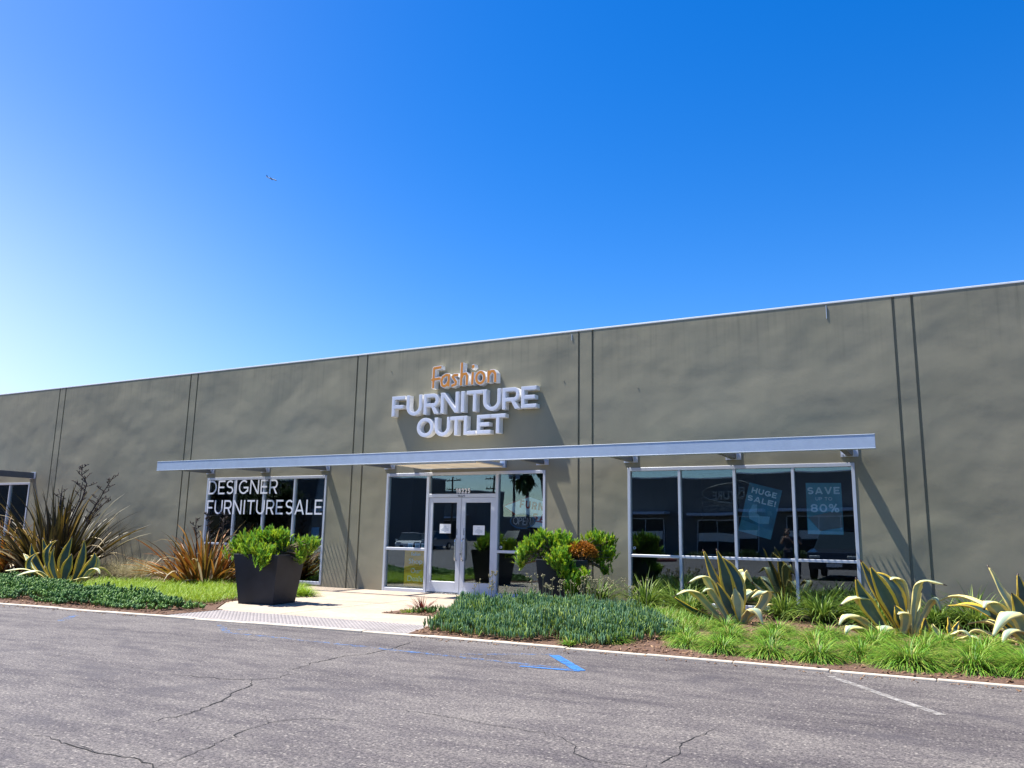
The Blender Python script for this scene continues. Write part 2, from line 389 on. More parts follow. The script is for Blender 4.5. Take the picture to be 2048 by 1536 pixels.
def weld(vs, fs, eps=1e-6):
    key = {}; mp = []; nv = []
    for v in vs:
        k = (round(v[0]/eps/10), round(v[1]/eps/10))
        if k not in key: key[k] = len(nv); nv.append(v)
        mp.append(key[k])
    nf = []
    for f in fs:
        g = []
        for i in f:
            j = mp[i]
            if not g or g[-1] != j: g.append(j)
        if len(g) > 1 and g[0] == g[-1]: g.pop()
        if len(set(g)) >= 3: nf.append(tuple(g))
    return nv, nf
def solid(vs, fs, y_front, y_back):
    """flat x,z shape into a solid facing -y"""
    vs, fs = weld(vs, fs)
    n = len(vs); V = [(x, y_front, z) for x, z in vs]+[(x, y_back, z) for x, z in vs]
    def area(f): return sum(vs[f[i]][0]*vs[f[(i+1) % len(f)]][1]-vs[f[(i+1) % len(f)]][0]*vs[f[i]][1] for i in range(len(f)))
    fs = [f if area(f) > 0 else tuple(reversed(f)) for f in fs]
    edges = {}
    for f in fs:
        for i in range(len(f)):
            edges[(f[i], f[(i+1) % len(f)])] = 1
    F = list(fs)+[tuple(n+i for i in reversed(f)) for f in fs]
    for (a, b) in edges:
        if (b, a) not in edges: F.append((b, a, n+a, n+b))
    return V, F
def stroke_poly(lines, w, polys=()):
    """union of thick polylines -> flat triangles (x,z)"""
    pts = []; faces = []
    for ln in lines:
        for i in range(len(ln)-1):
            (x0, y0), (x1, y1) = ln[i], ln[i+1]; d = math.hypot(x1-x0, y1-y0)
            if d < 1e-9: continue
            nx, ny = -(y1-y0)/d*w/2, (x1-x0)/d*w/2; b = len(pts)
            pts += [(x0-nx, y0-ny), (x1-nx, y1-ny), (x1+nx, y1+ny), (x0+nx, y0+ny)]; faces.append([b, b+1, b+2, b+3])
        for (x, y) in ln[1:-1]:
            b = len(pts); pts += [(x+w/2*math.cos(t*math.pi/5), y+w/2*math.sin(t*math.pi/5)) for t in range(10)]; faces.append(list(range(b, b+10)))
    for pl_ in polys:
        b = len(pts); pts += list(pl_); faces.append(list(range(b, len(pts))))
    V, E, F, ov, oe, of = delaunay_2d_cdt([Vector(p) for p in pts], [], faces, 0, 1e-6)
    return [(v.x, v.y) for v in V], [tuple(f) for f, o in zip(F, of) if o]
def arc(cx, cy, rx, ry, a0, a1, n=14):
    return [(cx+rx*math.cos(R(a0+(a1-a0)*i/n)), cy+ry*math.sin(R(a0+(a1-a0)*i/n))) for i in range(n+1)]

GW = dict(F=.62, U=.80, R=.74, N=.84, I=.22, T=.72, E=.66, O=1.02, L=.60, D=.82, S=.68, G=.92, A=.88, H=.82, V=.86, P=.70, B=.70)
GW.update({'!': .24, '%': 1.0, '8': .70, '0': .76, '1': .42, '2': .66, '5': .66, ' ': .36})
def glyph(ch, w, h, t):
    """centre lines and polygons of a plain geometric sans capital or figure filling w x h with stroke t"""
    i = t/2; r = min(w/2, h/2); m = h*.44; ry = (h-2*i)/4; cx = w/2
    st = [(i, 0), (i, h)]
    if ch == 'F': return [st, [(0, h-i), (w, h-i)], [(0, h*.46), (w*.88, h*.46)]], []
    if ch == 'E': return [st, [(0, h-i), (w, h-i)], [(0, i), (w, i)], [(0, h*.5), (w*.9, h*.5)]], []
    if ch == 'L': return [st, [(0, i), (w, i)]], []
    if ch == 'I': return [[(w/2, 0), (w/2, h)]], []
    if ch == 'T': return [[(cx, 0), (cx, h)], [(0, h-i), (w, h-i)]], []
    if ch == 'H': return [st, [(w-i, 0), (w-i, h)], [(0, h*.5), (w, h*.5)]], []
    if ch == 'U': return [[(i, h)]+arc(cx, r, cx-i, r-i, 180, 360, 16)+[(w-i, h)]], []
    if ch == 'N': return [st, [(w-i, 0), (w-i, h)]], [[(w-t*1.2, 0), (w, 0), (t*1.2, h), (0, h)]]
    if ch in 'RPB':
        b = (h-m-t)/2; bowl = [[(0, h-i), (w-b-i, h-i)]+arc(w-b-i, h-i-b-.0, b, (h-i-m)/2, 90, -90, 14)[0:0]+arc(w-b-i, (h-i+m)/2, b, (h-i-m)/2, 90, -90, 14)+[(0, m)]]
        return [st]+bowl, ([[(w-t*1.3, 0), (w, 0), (w*.45+t*1.1, m), (w*.45, m)]] if ch == 'R' else [])
    if ch == 'D': return [st, [(0, h-i), (w*.42, h-i)]+arc(w*.42, h/2, w*.58-i, h/2-i, 90, -90, 18)+[(0, i)]], []
    if ch in 'O0': return [arc(cx, h/2, cx-i, h/2-i, 0, 360, 32)], []
    if ch == 'G': return [arc(cx, h/2, cx-i, h/2-i, 48, 325, 28), [(cx, h*.46), (w, h*.46)], [(w-i, h*.46), (w-i, h*.16)]], []
    if ch == 'S': return [arc(cx, h-i-ry, cx-i, ry, 32, 270, 18)+arc(cx, i+ry, cx-i, ry, 90, -148, 18)[1:]], []
    if ch == '8': return [arc(cx, h-i-ry*.94, cx-i*1.2, ry*.94, 0, 360, 24), arc(cx, i+ry*1.06, cx-i, ry*1.06, 0, 360, 24)], []
    if ch == 'A': return [[(w*.2, h*.27), (w*.8, h*.27)]], [[(0, 0), (t*1.1, 0), (cx+t*.5, h), (cx-t*.5, h)], [(w-t*1.1, 0), (w, 0), (cx+t*.5, h), (cx-t*.5, h)]]
    if ch == 'V': return [], [[(0, h), (cx-t*.5, 0), (cx+t*.5, 0), (t*1.1, h)], [(w-t*1.1, h), (cx-t*.5, 0), (cx+t*.5, 0), (w, h)]]
    if ch == '!': return [[(w/2, h*.32), (w/2, h)], [(w/2, 0), (w/2, t*1.1)]], []
    if ch == '1': return [[(w-i, 0), (w-i, h)], [(w-i, h-i), (0, h*.74)]], []
    if ch == '2': return [arc(cx, h-i-ry*1.1, cx-i, ry*1.1, 165, -35, 16)+[(i*1.4, t*.9)], [(0, i), (w, i)]], []
    if ch == '5': return [[(w*.92, h-i), (i*1.5, h-i)], [(i*1.5, h), (i*1.2, h*.52)], [(i*1.2, h*.56)]+arc(cx*.96, i+ry*1.2, cx*1.02-i, ry*1.2, 120, -150, 18)], []
    if ch == '%': return [arc(w*.22, h*.74, w*.22-i*.8, h*.26-i*.8, 0, 360, 18), arc(w*.78, h*.26, w*.22-i*.8, h*.26-i*.8, 0, 360, 18), [(w*.24, 0), (w*.76, h)]], []
    return [], []
def place_glyph(ch, x0, x1, z0, z1, t):
    ln, po = glyph(ch, x1-x0, z1-z0, t)
    return stroke_poly([[(x0+a, z0+c) for a, c in l] for l in ln], t, [[(x0+a, z0+c) for a, c in p] for p in po])
def word(s, box, t, gap=.16):
    """flat x,z triangles of a word filling box"""
    x0, x1, z0, z1 = box; h = z1-z0; tot = sum(GW[c] for c in s); gaps = gap*h*(len(s)-1); k = (x1-x0-gaps)/(tot*h)
    x = x0; V = []; F = []
    for c in s:
        w = GW[c]*h*k if c != 'I' and c != '!' else max(t, GW[c]*h*k)
        if c != ' ':
            v, f = place_glyph(c, x, x+w, z0, z1, t); v, f = weld(v, f); b = len(V); V += v; F += [tuple(i+b for i in q) for q in f]
        x += w+gap*h
    return V, F
def lettering(name, s, box, y, mat, parent=None, off=0.0, spacing=.16, thick=.002, rot=0):
    vs, fs = word(s, box, off, spacing)
    V, F = solid(vs, fs, y-thick, y)
    o = mesh_obj(name, V, F, mat, parent)
    return o

# ------------------------------------------------------------------ camera, sky, sun
CAM = Vector((5.23895993, -15.9072617, 1.35075040)); YAW, PITCH, ROLL, FPX = 4.94813961e-01, 1.84739838e-01, 1.82559461e-02, 1619.32
FW = Vector((-math.sin(YAW)*math.cos(PITCH), math.cos(YAW)*math.cos(PITCH), math.sin(PITCH)))
RT = FW.cross(Vector((0, 0, 1))).normalized(); UP = RT.cross(FW)
RT2 = RT*math.cos(ROLL)+UP*math.sin(ROLL); UP2 = UP*math.cos(ROLL)-RT*math.sin(ROLL)
cd = bpy.data.cameras.new('camera'); cam = bpy.data.objects.new('camera', cd); COL.objects.link(cam)
cam.matrix_world = Matrix(((RT2.x, UP2.x, -FW.x, CAM.x), (RT2.y, UP2.y, -FW.y, CAM.y), (RT2.z, UP2.z, -FW.z, CAM.z), (0, 0, 0, 1)))
cd.sensor_width = 36; cd.lens = 36*FPX/2048; cd.clip_end = 30000; cd.clip_start = .05
scene.camera = cam

SUN = Vector((-.455, -.110, 1.0)).normalized()
sd = bpy.data.lights.new('sun', 'SUN'); sun = bpy.data.objects.new('sun', sd); COL.objects.link(sun)
sd.energy = 5.0; sd.angle = R(.5); sd.color = (1.0, .955, .88)
sun.rotation_euler = (-SUN).to_track_quat('-Z', 'Y').to_euler()
world = bpy.data.worlds.new('World'); scene.world = world; world.use_nodes = True
nt = world.node_tree; nt.nodes.clear()
wo = nt.nodes.new('ShaderNodeOutputWorld'); bg = nt.nodes.new('ShaderNodeBackground'); sk = nt.nodes.new('ShaderNodeTexSky')
sk.sky_type = 'NISHITA'; sk.sun_disc = False; sk.sun_elevation = math.asin(SUN.z); sk.sun_rotation = math.atan2(SUN.x, SUN.y)
sk.altitude = 0; sk.air_density = 1.0; sk.dust_density = .3; sk.ozone_density = 4.0
hs = nt.nodes.new('ShaderNodeHueSaturation'); hs.inputs['Hue'].default_value = .511; hs.inputs['Saturation'].default_value = 1.41; hs.inputs['Value'].default_value = 1.58
nt.links.new(sk.outputs[0], hs.inputs['Color']); tcw = nt.nodes.new('ShaderNodeTexCoord'); vm = nt.nodes.new('ShaderNodeVectorMath'); vm.operation = 'DOT_PRODUCT'
vm.inputs[1].default_value = (math.sin(R(-97)), math.cos(R(-97)), .02); nt.links.new(tcw.outputs['Generated'], vm.inputs[0])
mr_ = nt.nodes.new('ShaderNodeMapRange'); mr_.inputs[1].default_value = .02; mr_.inputs[2].default_value = .92; nt.links.new(vm.outputs['Value'], mr_.inputs[0])
pw = nt.nodes.new('ShaderNodeMath'); pw.operation = 'POWER'; pw.inputs[1].default_value = 4.6; nt.links.new(mr_.outputs[0], pw.inputs[0])
sz_ = nt.nodes.new('ShaderNodeSeparateXYZ'); nt.links.new(tcw.outputs['Generated'], sz_.inputs[0])
mz = nt.nodes.new('ShaderNodeMapRange'); mz.inputs[1].default_value = .02; mz.inputs[2].default_value = .5; mz.inputs[3].default_value = 1.15; mz.inputs[4].default_value = .3; mz.interpolation_type = 'SMOOTHSTEP'; nt.links.new(sz_.outputs['Z'], mz.inputs[0])
gm = nt.nodes.new('ShaderNodeMath'); gm.operation = 'MULTIPLY'; nt.links.new(pw.outputs[0], gm.inputs[0]); nt.links.new(mz.outputs[0], gm.inputs[1])
glow = gm.outputs[0]                                            # bright hazy sky towards the sun's side
sky_c = mixc(nt, glow, hs.outputs[0], (8.2, 9.2, 11.2))
nt.links.new(sky_c, bg.inputs['Color']); bg.inputs['Strength'].default_value = .057
nt.links.new(bg.outputs[0], wo.inputs['Surface'])
vs_ = scene.view_settings; vs_.view_transform = 'Standard'; vs_.look = 'None'; vs_.exposure = 1.22; vs_.gamma = 1
try: scene.cycles.max_bounces = 10; scene.cycles.transparent_max_bounces = 16
except Exception: pass

# ------------------------------------------------------------------ ground
def sheet(name, poly, z, mat, thick=0):
    b = MB()
    if thick: b.prism(poly, z-thick, z)
    else: b.add([(x, y, z) for x, y in poly], [tuple(range(len(poly)))])
    return tag(b.obj(name, mat), kind='structure')
sheet('parking_lot', [(-700, -700), (700, -700), (700, 700), (-700, 700)], 0, M['asphalt'])
KY = -6.5
def ky(x): return np.interp(x, [-40, -9.4, -5, -1.3, 2.3, 5.7, 40], [-9.6, -7.22, -6.89, -6.58, -6.47, -6.42, -6.1])           # the kerb bends gently
b = MB(); xs = np.arange(-40, 16.1, 1.0)
for i, (xa, xb) in enumerate(zip(xs[:-1], xs[1:])):
    jog = .004*math.sin(i*2.1)
    b.prism([(xa, ky(xa)-.055), (xb-.006, ky(xb)-.055), (xb-.006, ky(xb)+.055), (xa, ky(xa)+.055)], -.05, .026+jog)
kerb = tag(b.obj('kerb', M['kerb']), kind='structure'); bevel(kerb, .012)
ZW, ZB = .022, .03
walk_poly = [(-8.9, -.01), (-8.7, -1.35), (-7.0, -2.9), (-6.95, -4.5), (-5.95, -5.65), (-5.72, ky(-5.7)+.06), (-5.72, -5.74), (-1.66, -5.56), (-2.05, -4.75),
             (-2.36, -4.42), (-3.36, -4.46), (-3.36, -3.55), (-1.9, -3.35), (-1.5, -2.6), (-.3, -1.3), (-.3, -.01)]
walk_poly = walk_poly[:5]+[(-5.74, -5.74)]+walk_poly[7:]
b = MB()
b.prism(walk_poly, -.05, ZW)
sheet_walk = tag(b.obj('entry_walk', M['walk']), kind='structure')
# saw-cut joints in the walk, as narrow dark strips
b = MB()
for (p, q) in (((-8.7, -1.33), (-.3, -1.27)), ((-4.6, -.02), (-4.55, -5.6)), ((-6.3, -2.9), (-3.36, -3.0))):
    d = Vector((q[0]-p[0], q[1]-p[1])).normalized()*.006; n = (-d.y, d.x)
    b.add([(p[0]-n[0], p[1]-n[1], ZW+.003), (q[0]-n[0], q[1]-n[1], ZW+.003), (q[0]+n[0], q[1]+n[1], ZW+.003), (p[0]+n[0], p[1]+n[1], ZW+.003)], [(0, 1, 2, 3)])
tag(b.obj('walk_joints', simple('dark_joint', (.16, .12, .09), .9)), kind='structure')
# tactile strip with rows of domes
tact = [(-5.74, -5.74), (-5.74, ky(-5.7)+.06), (-1.35, ky(-1.35)+.06), (-1.62, -5.56)]
b = MB(); b.prism(tact, -.05, ZW+.001)
root = b.obj('tactile_paving', M['tactile']); tag(root, kind='structure')
tv = np.array([(math.cos(a)*r, math.sin(a)*r, z) for r, z in ((1, 0), (.78, .75), (.45, 1)) for a in np.linspace(0, 2*math.pi, 9)[:-1]])
tq = np.array([(i*8+j, i*8+(j+1) % 8, (i+1)*8+(j+1) % 8, (i+1)*8+j) for i in range(2) for j in range(8)]+[(16, 17, 18, 19), (16, 19, 20, 23), (20, 21, 22, 23)])
gx, gy = np.meshgrid(np.arange(-5.7, -1.36, .075), np.arange(-7.0, -5.5, .075)); gp = np.stack([gx.ravel(), gy.ravel()], 1)
inner = [(-5.7, -5.77), (-5.7, ky(-5.7)+.1), (-1.42, ky(-1.4)+.1), (-1.68, -5.6)]
gp = gp[in_poly(gp, inner)]
dm = scatter('dome', M['tactile'], tv, tq, np.column_stack([gp, np.full(len(gp), ZW)]), np.zeros(len(gp)), np.zeros(len(gp)), np.tile([.025, .025, .009], (len(gp), 1)), root)
dm.name = 'tactile_domes'
# planting beds
bedR = [(-1.34, ky(-1.34)+.057), (14, ky(14)+.057), (14, -.02), (-.3, -.02), (-.3, -1.3), (-1.5, -2.6), (-1.9, -3.35), (-3.36, -3.55), (-3.36, -4.46), (-2.36, -4.42), (-2.05, -4.75), (-1.6, -5.56)]
bedL = [(-40, ky(-40)+.057), (-5.76, ky(-5.76)+.057), (-5.76, -5.7), (-5.97, -5.66), (-6.97, -4.5), (-7.02, -2.9), (-8.72, -1.35), (-8.92, -.02), (-40, -.02)]
def bed(name, poly, lab):
    b = MB(); b.prism(poly, -.05, ZB); return tag(b.obj(name, M['mulch']), kind='structure')
bed('mulch_bed', bedR, ''); bed('mulch_bed', bedL, '')
ch = np.concatenate([sample_poly(bedR, 9000), sample_poly([(-19, ky(-19)+.06), (-5.8, ky(-5.8)+.06), (-7, -4), (-8.9, -.1), (-19, -.1)], 6000),
                     np.column_stack([RNG.uniform(-16, 8, 500), -.06-np.abs(RNG.normal(0, .10, 500))])])
ch[-500:, 1] += ky(ch[-500:, 0]); ch = np.concatenate([ch[:-500], ch[-500:][(ch[-500:, 0] > -1.2) | (ch[-500:, 0] < -6)]])
n = len(ch)
tv = np.array([(-.5, -.5, 0), (.5, -.4, 0), (.4, .5, 0), (-.4, .45, 0), (-.5, -.5, .25), (.5, -.4, .25), (.4, .5, .25), (-.4, .45, .25)])
tq = np.array([(4, 5, 6, 7), (0, 1, 5, 4), (1, 2, 6, 5), (2, 3, 7, 6), (3, 0, 4, 7)])
zz = np.where(ch[:, 1] < ky(ch[:, 0])-.055, .004, ZB+.004)
sz = np.column_stack([RNG.uniform(.02, .075, n), RNG.uniform(.008, .028, n), RNG.uniform(.02, .05, n)])
sz[zz < .01] *= .6
tag(scatter('wood_chips', M['chips'], tv, tq, np.column_stack([ch, zz]), RNG.uniform(0, 6.28, n), np.abs(RNG.normal(0, .3, n)), sz), kind='stuff')

# asphalt cracks and markings (ribbons on the ground)
def ribbon(b, pts, w, z, jag=0.0, step=None):
    P = [Vector(p) for p in pts]
    if step:
        Q = []
        for a, c in zip(P[:-1], P[1:]):
            k = max(1, int((c-a).length/step))
            for i in range(k):
                Q.append(a.lerp(c, i/k)+Vector((random.gauss(0, jag), random.gauss(0, jag))))
        P = Q+[P[-1]]
    n = len(P); vs = []
    for i, p in enumerate(P):
        d = (P[min(i+1, n-1)]-P[max(i-1, 0)]).normalized(); s = Vector((-d.y, d.x))
        k = w*(.55+.7*random.random()) if step else w
        if step and (i < 3 or i > n-4): k *= .4
        vs += [(p.x-s.x*k/2, p.y-s.y*k/2, z), (p.x+s.x*k/2, p.y+s.y*k/2, z)]
    b.add(vs, [(2*i, 2*i+2, 2*i+3, 2*i+1) for i in range(n-1)])
def gpt(px, py, z=0.0):
    d = FW+RT2*((px-1024)/FPX)-UP2*((py-768)/FPX); t = (z-CAM.z)/d.z; return (CAM.x+d.x*t, CAM.y+d.y*t)
b = MB()
CR = [([(0, 1456), (30, 1463)], .012), ([(60, 1470), (95, 1474), (130, 1490), (170, 1500), (220, 1511), (280, 1520), (310, 1536), (340, 1560)], .018), ([(130, 1484), (165, 1494), (190, 1506)], .01),
      ([(310, 1536), (350, 1520), (385, 1508), (430, 1492), (480, 1465), (540, 1445), (580, 1440), (620, 1437), (690, 1442), (720, 1443)], .013), ([(540, 1445), (525, 1430), (500, 1424)], .009),
      ([(345, 1348), (400, 1354), (450, 1359), (505, 1359), (550, 1357), (600, 1345)], .011), ([(507, 1360), (500, 1374), (470, 1385), (440, 1402), (400, 1420), (350, 1434), (300, 1445)], .014),
      ([(570, 1344), (620, 1328), (690, 1312), (740, 1308), (780, 1298), (830, 1282)], .013), ([(240, 1332), (310, 1340)], .008), ([(100, 1316), (140, 1306)], .01),
      ([(770, 1418), (850, 1427), (930, 1440), (970, 1448), (1010, 1455), (1080, 1465), (1130, 1478), (1150, 1492), (1145, 1508), (1170, 1518), (1250, 1530), (1320, 1540)], .011),
      ([(955, 1446), (975, 1438)], .009), ([(1290, 1536), (1350, 1515), (1360, 1490), (1390, 1475), (1430, 1458)], .014), ([(280, 1515), (330, 1508), (370, 1505)], .008), ([(400, 1512), (400, 1530), (380, 1540)], .009)]
for pts, w in CR: ribbon(b, [gpt(*p) for p in pts], w*(.56+.42*(pts[0][1] < 1400)), .0035, .014, .06)
tag(b.obj('asphalt_cracks', M['crack']), kind='structure')
b = MB(); ribbon(b, [gpt(1660, 1353), gpt(1884, 1431)], .085, .0045); tag(b.obj('white_bay_line', M['white_paint']), kind='structure')
b = MB()
ribbon(b, [gpt(440, 1250), gpt(455, 1266), gpt(560, 1276), gpt(830, 1305), gpt(1150, 1340)], .1, .0045)
ribbon(b, [gpt(500, 1258), gpt(445, 1262)], .1, .0047); ribbon(b, [gpt(920, 1309), gpt(1105, 1309)], .08, .0047)
ribbon(b, [gpt(122, 1242), gpt(150, 1231)], .12, .0047)
tag(b.obj('faded_blue_lines', M['blue_paint']), kind='structure')
b = MB(); ribbon(b, [gpt(1108, 1311), gpt(1160, 1342)], .12, .0052); ribbon(b, [gpt(1160, 1343), gpt(1040, 1333)], .06, .0054)
tag(b.obj('fresh_blue_line', M['blue_fresh']), kind='structure')
#@@BUILDING
# ------------------------------------------------------------------ building
HT = 5.79; WH = 2.764; TR = .993
bld = empty('store_building', (-5, 0, 0), 'long low olive grey concrete store with dark glazed bays', 'building')
def bpart(b, name, mat, parent=bld, smooth=False):
    o = b.obj(name, mat, None, smooth); o.parent = parent
    if parent is bld: o.location = (5, 0, 0)
    return o
GR = [(-38.4, -38.09), (-32.29, -31.98), (-26.18, -25.87), (-20.056, -19.749), (-13.933, -13.64), (-7.82, -7.508), (-1.693, -1.37), (4.569, 4.882), (10.69, 11.0)]
OPEN = [(-25.4, -21.05, .06, WH), (-12.882, -8.606, .06, WH), (-6.736, -2.471, 0, WH), (-.596, 3.756, .06, WH), (7.2, 9.9, .06, WH), (-37.6, -33.2, .06, WH)]
xc = {-44.0, 14.0}; gro = []
for a, c in GR:
    for g in (a, c): gro.append((g-.024, g+.024)); xc |= {g-.024, g+.024}
for o in OPEN: xc |= {o[0], o[1]}
xc = sorted(xc); zc = [-.1, 0, .06, WH, HT]
YF, YG, YB = 0.0, .032, .20
def state(i, j):
    if i < 0 or j < 0 or i >= len(xc)-1 or j >= len(zc)-1: return None
    xm, zm = (xc[i]+xc[i+1])/2, (zc[j]+zc[j+1])/2
    for o in OPEN:
        if o[0] < xm < o[1] and o[2] < zm < o[3]: return None
    for a, c in gro:
        if a < xm < c: return YG
    return YF
b = MB()
for i in range(len(xc)-1):
    for j in range(len(zc)-1):
        y = state(i, j)
        if y is None: continue
        x0, x1, z0, z1 = xc[i], xc[i+1], zc[j], zc[j+1]
        b.add([(x0, y, z0), (x1, y, z0), (x1, y, z1), (x0, y, z1)], [(0, 1, 2, 3)])
        b.add([(x0, YB, z0), (x1, YB, z0), (x1, YB, z1), (x0, YB, z1)], [(3, 2, 1, 0)])
        for di, dj, quad in ((-1, 0, [(x0, z0), (x0, z1)]), (1, 0, [(x1, z1), (x1, z0)]), (0, -1, [(x1, z0), (x0, z0)]), (0, 1, [(x0, z1), (x1, z1)])):
            y2 = state(i+di, j+dj); e = YB if y2 is None else y2
            if e > y+1e-6:
                (xa, za), (xb2, zb) = quad
                b.add([(xa, y, za), (xb2, y, zb), (xb2, e, zb), (xa, e, za)], [(0, 1, 2, 3)])
bpart(b, 'wall', M['wall'])
b = MB(); b.box(-44.2, 14.2, .204, .4, -.1, HT-.2); b2 = b
for o in OPEN: pass
b = MB()      # end walls and back wall
b.box(-44.0, -43.8, .204, 30, -.1, HT); b.box(13.8, 14.0, .204, 30, -.1, HT); b.box(-43.79, 13.79, 29.8, 30, -.1, HT)
bpart(b, 'side_wall', M['wall'])
b = MB(); b.box(-43.79, 13.79, .205, 29.79, HT-.5, HT-.35); bpart(b, 'roof', M['roof'])
b = MB(); b.box(-44.02, 14.02, -.006, .225, HT, HT+.035); o = bpart(b, 'parapet_coping', M['white']); bevel(o, .006)
# thin conduit stubs and little anchors on the wall
for x, z0, z1 in ((3.42, 5.50, 5.76), (-1.86, 5.6, 5.74)): b = MB(); b.tube([(x, -.007, z0), (x, -.007, z1)], .006, 6); bpart(b, 'conduit_stub', M['metal'])
for x, z in ((-.35, 4.43), (-6.75, 5.3), (-2.05, 4.7)): b = MB(); b.tube([(x, -.009, z), (x, .002, z)], .014, 8); bpart(b, 'wall_anchor', M['wall'])
# interior: floor, back partition, ceiling
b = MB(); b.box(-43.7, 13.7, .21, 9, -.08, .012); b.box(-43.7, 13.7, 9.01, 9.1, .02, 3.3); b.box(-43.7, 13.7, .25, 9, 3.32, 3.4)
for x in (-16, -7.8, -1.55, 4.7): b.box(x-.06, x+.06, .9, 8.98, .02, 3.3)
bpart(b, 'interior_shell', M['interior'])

FY0, FY1, GY = -.012, .10, .05
def bar(b, x0, x1, z0, z1, y0=FY0, y1=FY1): b.box(x0, x1, y0, y1, z0, z1)
def window(x0, x1, n, tr=TR, sill=.06):
    b = MB(); fw = .06; mw = .05
    bar(b, x0+.003, x0+fw, sill+.002, WH-.002); bar(b, x1-fw, x1-.003, sill+.002, WH-.002)
    bar(b, x0+fw, x1-fw, WH-.07, WH-.002, FY0-.002); bar(b, x0+fw, x1-fw, sill+.002, sill+.075, FY0-.002)
    w = (x1-x0)/n; xs = [x0+fw]+[v for i in range(1, n) for v in (x0+i*w-mw/2, x0+i*w+mw/2)]+[x1-fw]
    for i in range(1, n): bar(b, x0+i*w-mw/2, x0+i*w+mw/2, sill+.075, WH-.07, FY0+.002)
    for i in range(n): bar(b, xs[2*i], xs[2*i+1], tr-.025, tr+.025, FY0+.004)
    f = bpart(b, 'window', M['alu']); bevel(f, .003, 1)
    for i in range(n):
        for z0, z1 in ((sill+.075, tr-.025), (tr+.025, WH-.07)):
            pane((xs[2*i], xs[2*i+1], z0, z1), f)
    return f, xs
def pane(bx, f, y=GY):
    x0, x1, z0, z1 = bx; cx, cz = (x0+x1)/2, (z0+z1)/2
    k = MB(); k.box(x0-cx, x1-cx, -.003, .003, z0-cz, z1-cz)
    p = k.obj('pane', M['glass'], f); p.location = (cx, y, cz)
    p.rotation_euler = (R(random.gauss(0, .10)), 0, R(random.gauss(0, .18)))     # glass never sits perfectly flat
    return p
wf, _ = window(-.596, 3.756, 4); wl, _ = window(-12.882, -8.606, 4); w0, _ = window(-25.4, -21.05, 4); window(7.2, 9.9, 3); window(-37.6, -33.2, 4)
# vinyl lettering on the left window, outer face of the glass
lettering('lettering', 'DESIGNER', (-12.80, -10.25, 2.31, 2.685), FY0-.004, M['vinyl'], wl, off=.045)
lettering('lettering', 'FURNITURE', (-12.80, -10.01, 1.775, 2.15), FY0-.004, M['vinyl'], wl, off=.045)
lettering('lettering', 'SALE', (-9.92, -8.70, 1.775, 2.15), FY0-.004, M['vinyl'], wl, off=.045)
# entrance: side lights, transom, double door
b = MB(); fw = .06; x0, d1, d2, x3 = -6.736, -5.53, -3.678, -2.471
bar(b, x0+.003, x0+fw, .004, WH-.002); bar(b, x3-fw, x3-.003, .004, WH-.002); bar(b, x0+fw, x3-fw, WH-.07, WH-.002, FY0-.002)
bar(b, d1-.035, d1+.035, .004, WH-.07, FY0+.002); bar(b, d2-.035, d2+.035, .004, WH-.07, FY0+.002)
bar(b, d1+.035, d2-.035, 2.185, 2.265, FY0+.004)
for a, c in ((x0+fw, d1-.035), (d2+.035, x3-fw)):
    bar(b, a, c, TR-.03, TR+.03, FY0+.004); bar(b, a, c, .006, .10, FY0+.004)
ef = bpart(b, 'entrance_frame', M['alu']); bevel(ef, .003, 1)
for a, c in ((x0+fw, d1-.035), (d2+.035, x3-fw)):
    pane((a, c, .10, TR-.03), ef); pane((a, c, TR+.03, WH-.07), ef)
pane((d1+.035, d2-.035, 2.265, WH-.07), ef)
b = MB(); b.box(d1-.03, d2+.03, -.10, .12, .0235, .036); bpart(b, 'threshold', M['steel'])
lettering('street_number', '18225', (-4.775, -4.40, 2.275, 2.39), GY-.012, M['vinyl'], ef, off=.027, spacing=.17)
lettering('small_street_number', '18225', (-4.70, -4.50, 2.194, 2.241), FY0+.003, M['ink'], ef, off=.009)
def door(xa, xb, hx, lab):
    cx = (xa+xb)/2; b = MB(); y0, y1 = .006, .052; st, tp, bt = .11, .115, .255
    bar(b, xa, xa+st, .04, 2.18, y0, y1); bar(b, xb-st, xb, .04, 2.18, y0, y1)
    bar(b, xa+st, xb-st, 2.18-tp, 2.18, y0+.002, y1-.002); bar(b, xa+st, xb-st, .04, .04+bt, y0+.002, y1-.002)
    d = bpart(b, 'door', M['alu']); bevel(d, .003, 1); d['label'] = lab
    pane((xa+st, xb-st, .04+bt, 2.18-tp), d, .03)
    b = MB(); sx = .06 if hx > cx else -.06; y = -.07
    b.tube([(hx, .006, 1.25), (hx, -.04, 1.25), (hx, y, 1.225), (hx, y, 1.18), (hx, y, .84), (hx, y, .795), (hx, -.04, .77), (hx, .006, .77)], .0145, 10)
    o = b.obj('handle', M['steel'], d, True)
    b = MB()
    for i in range(7):
        for k in range(2):
            if random.random() < .8: b.box(hx-.018+k*.016+(.0 if hx > cx else .0), hx-.006+k*.016, .0022, .0052, 1.335+i*.022, 1.349+i*.022)
    b.obj('stencil_letters', M['ink'], d)
    return d
dA = door(d1+.042, -4.613, -4.70, 'left glazed aluminium door leaf'); dB = door(-4.603, d2-.042, -4.515, 'right glazed aluminium door leaf')
b = MB(); b.tube([(-4.58, .006, .98), (-4.58, -.012, .98)], .022, 12); b.obj('lock', M['steel'], dB); b = MB(); b.box(-4.60, -4.56, -.004, .0055, .90, .93); b.obj('latch_plate', M['black'], dB)
b = MB(); b.box(-5.46, -4.63, -.006, .0035, .046, .06); b.obj('sweep', M['black'], dA)

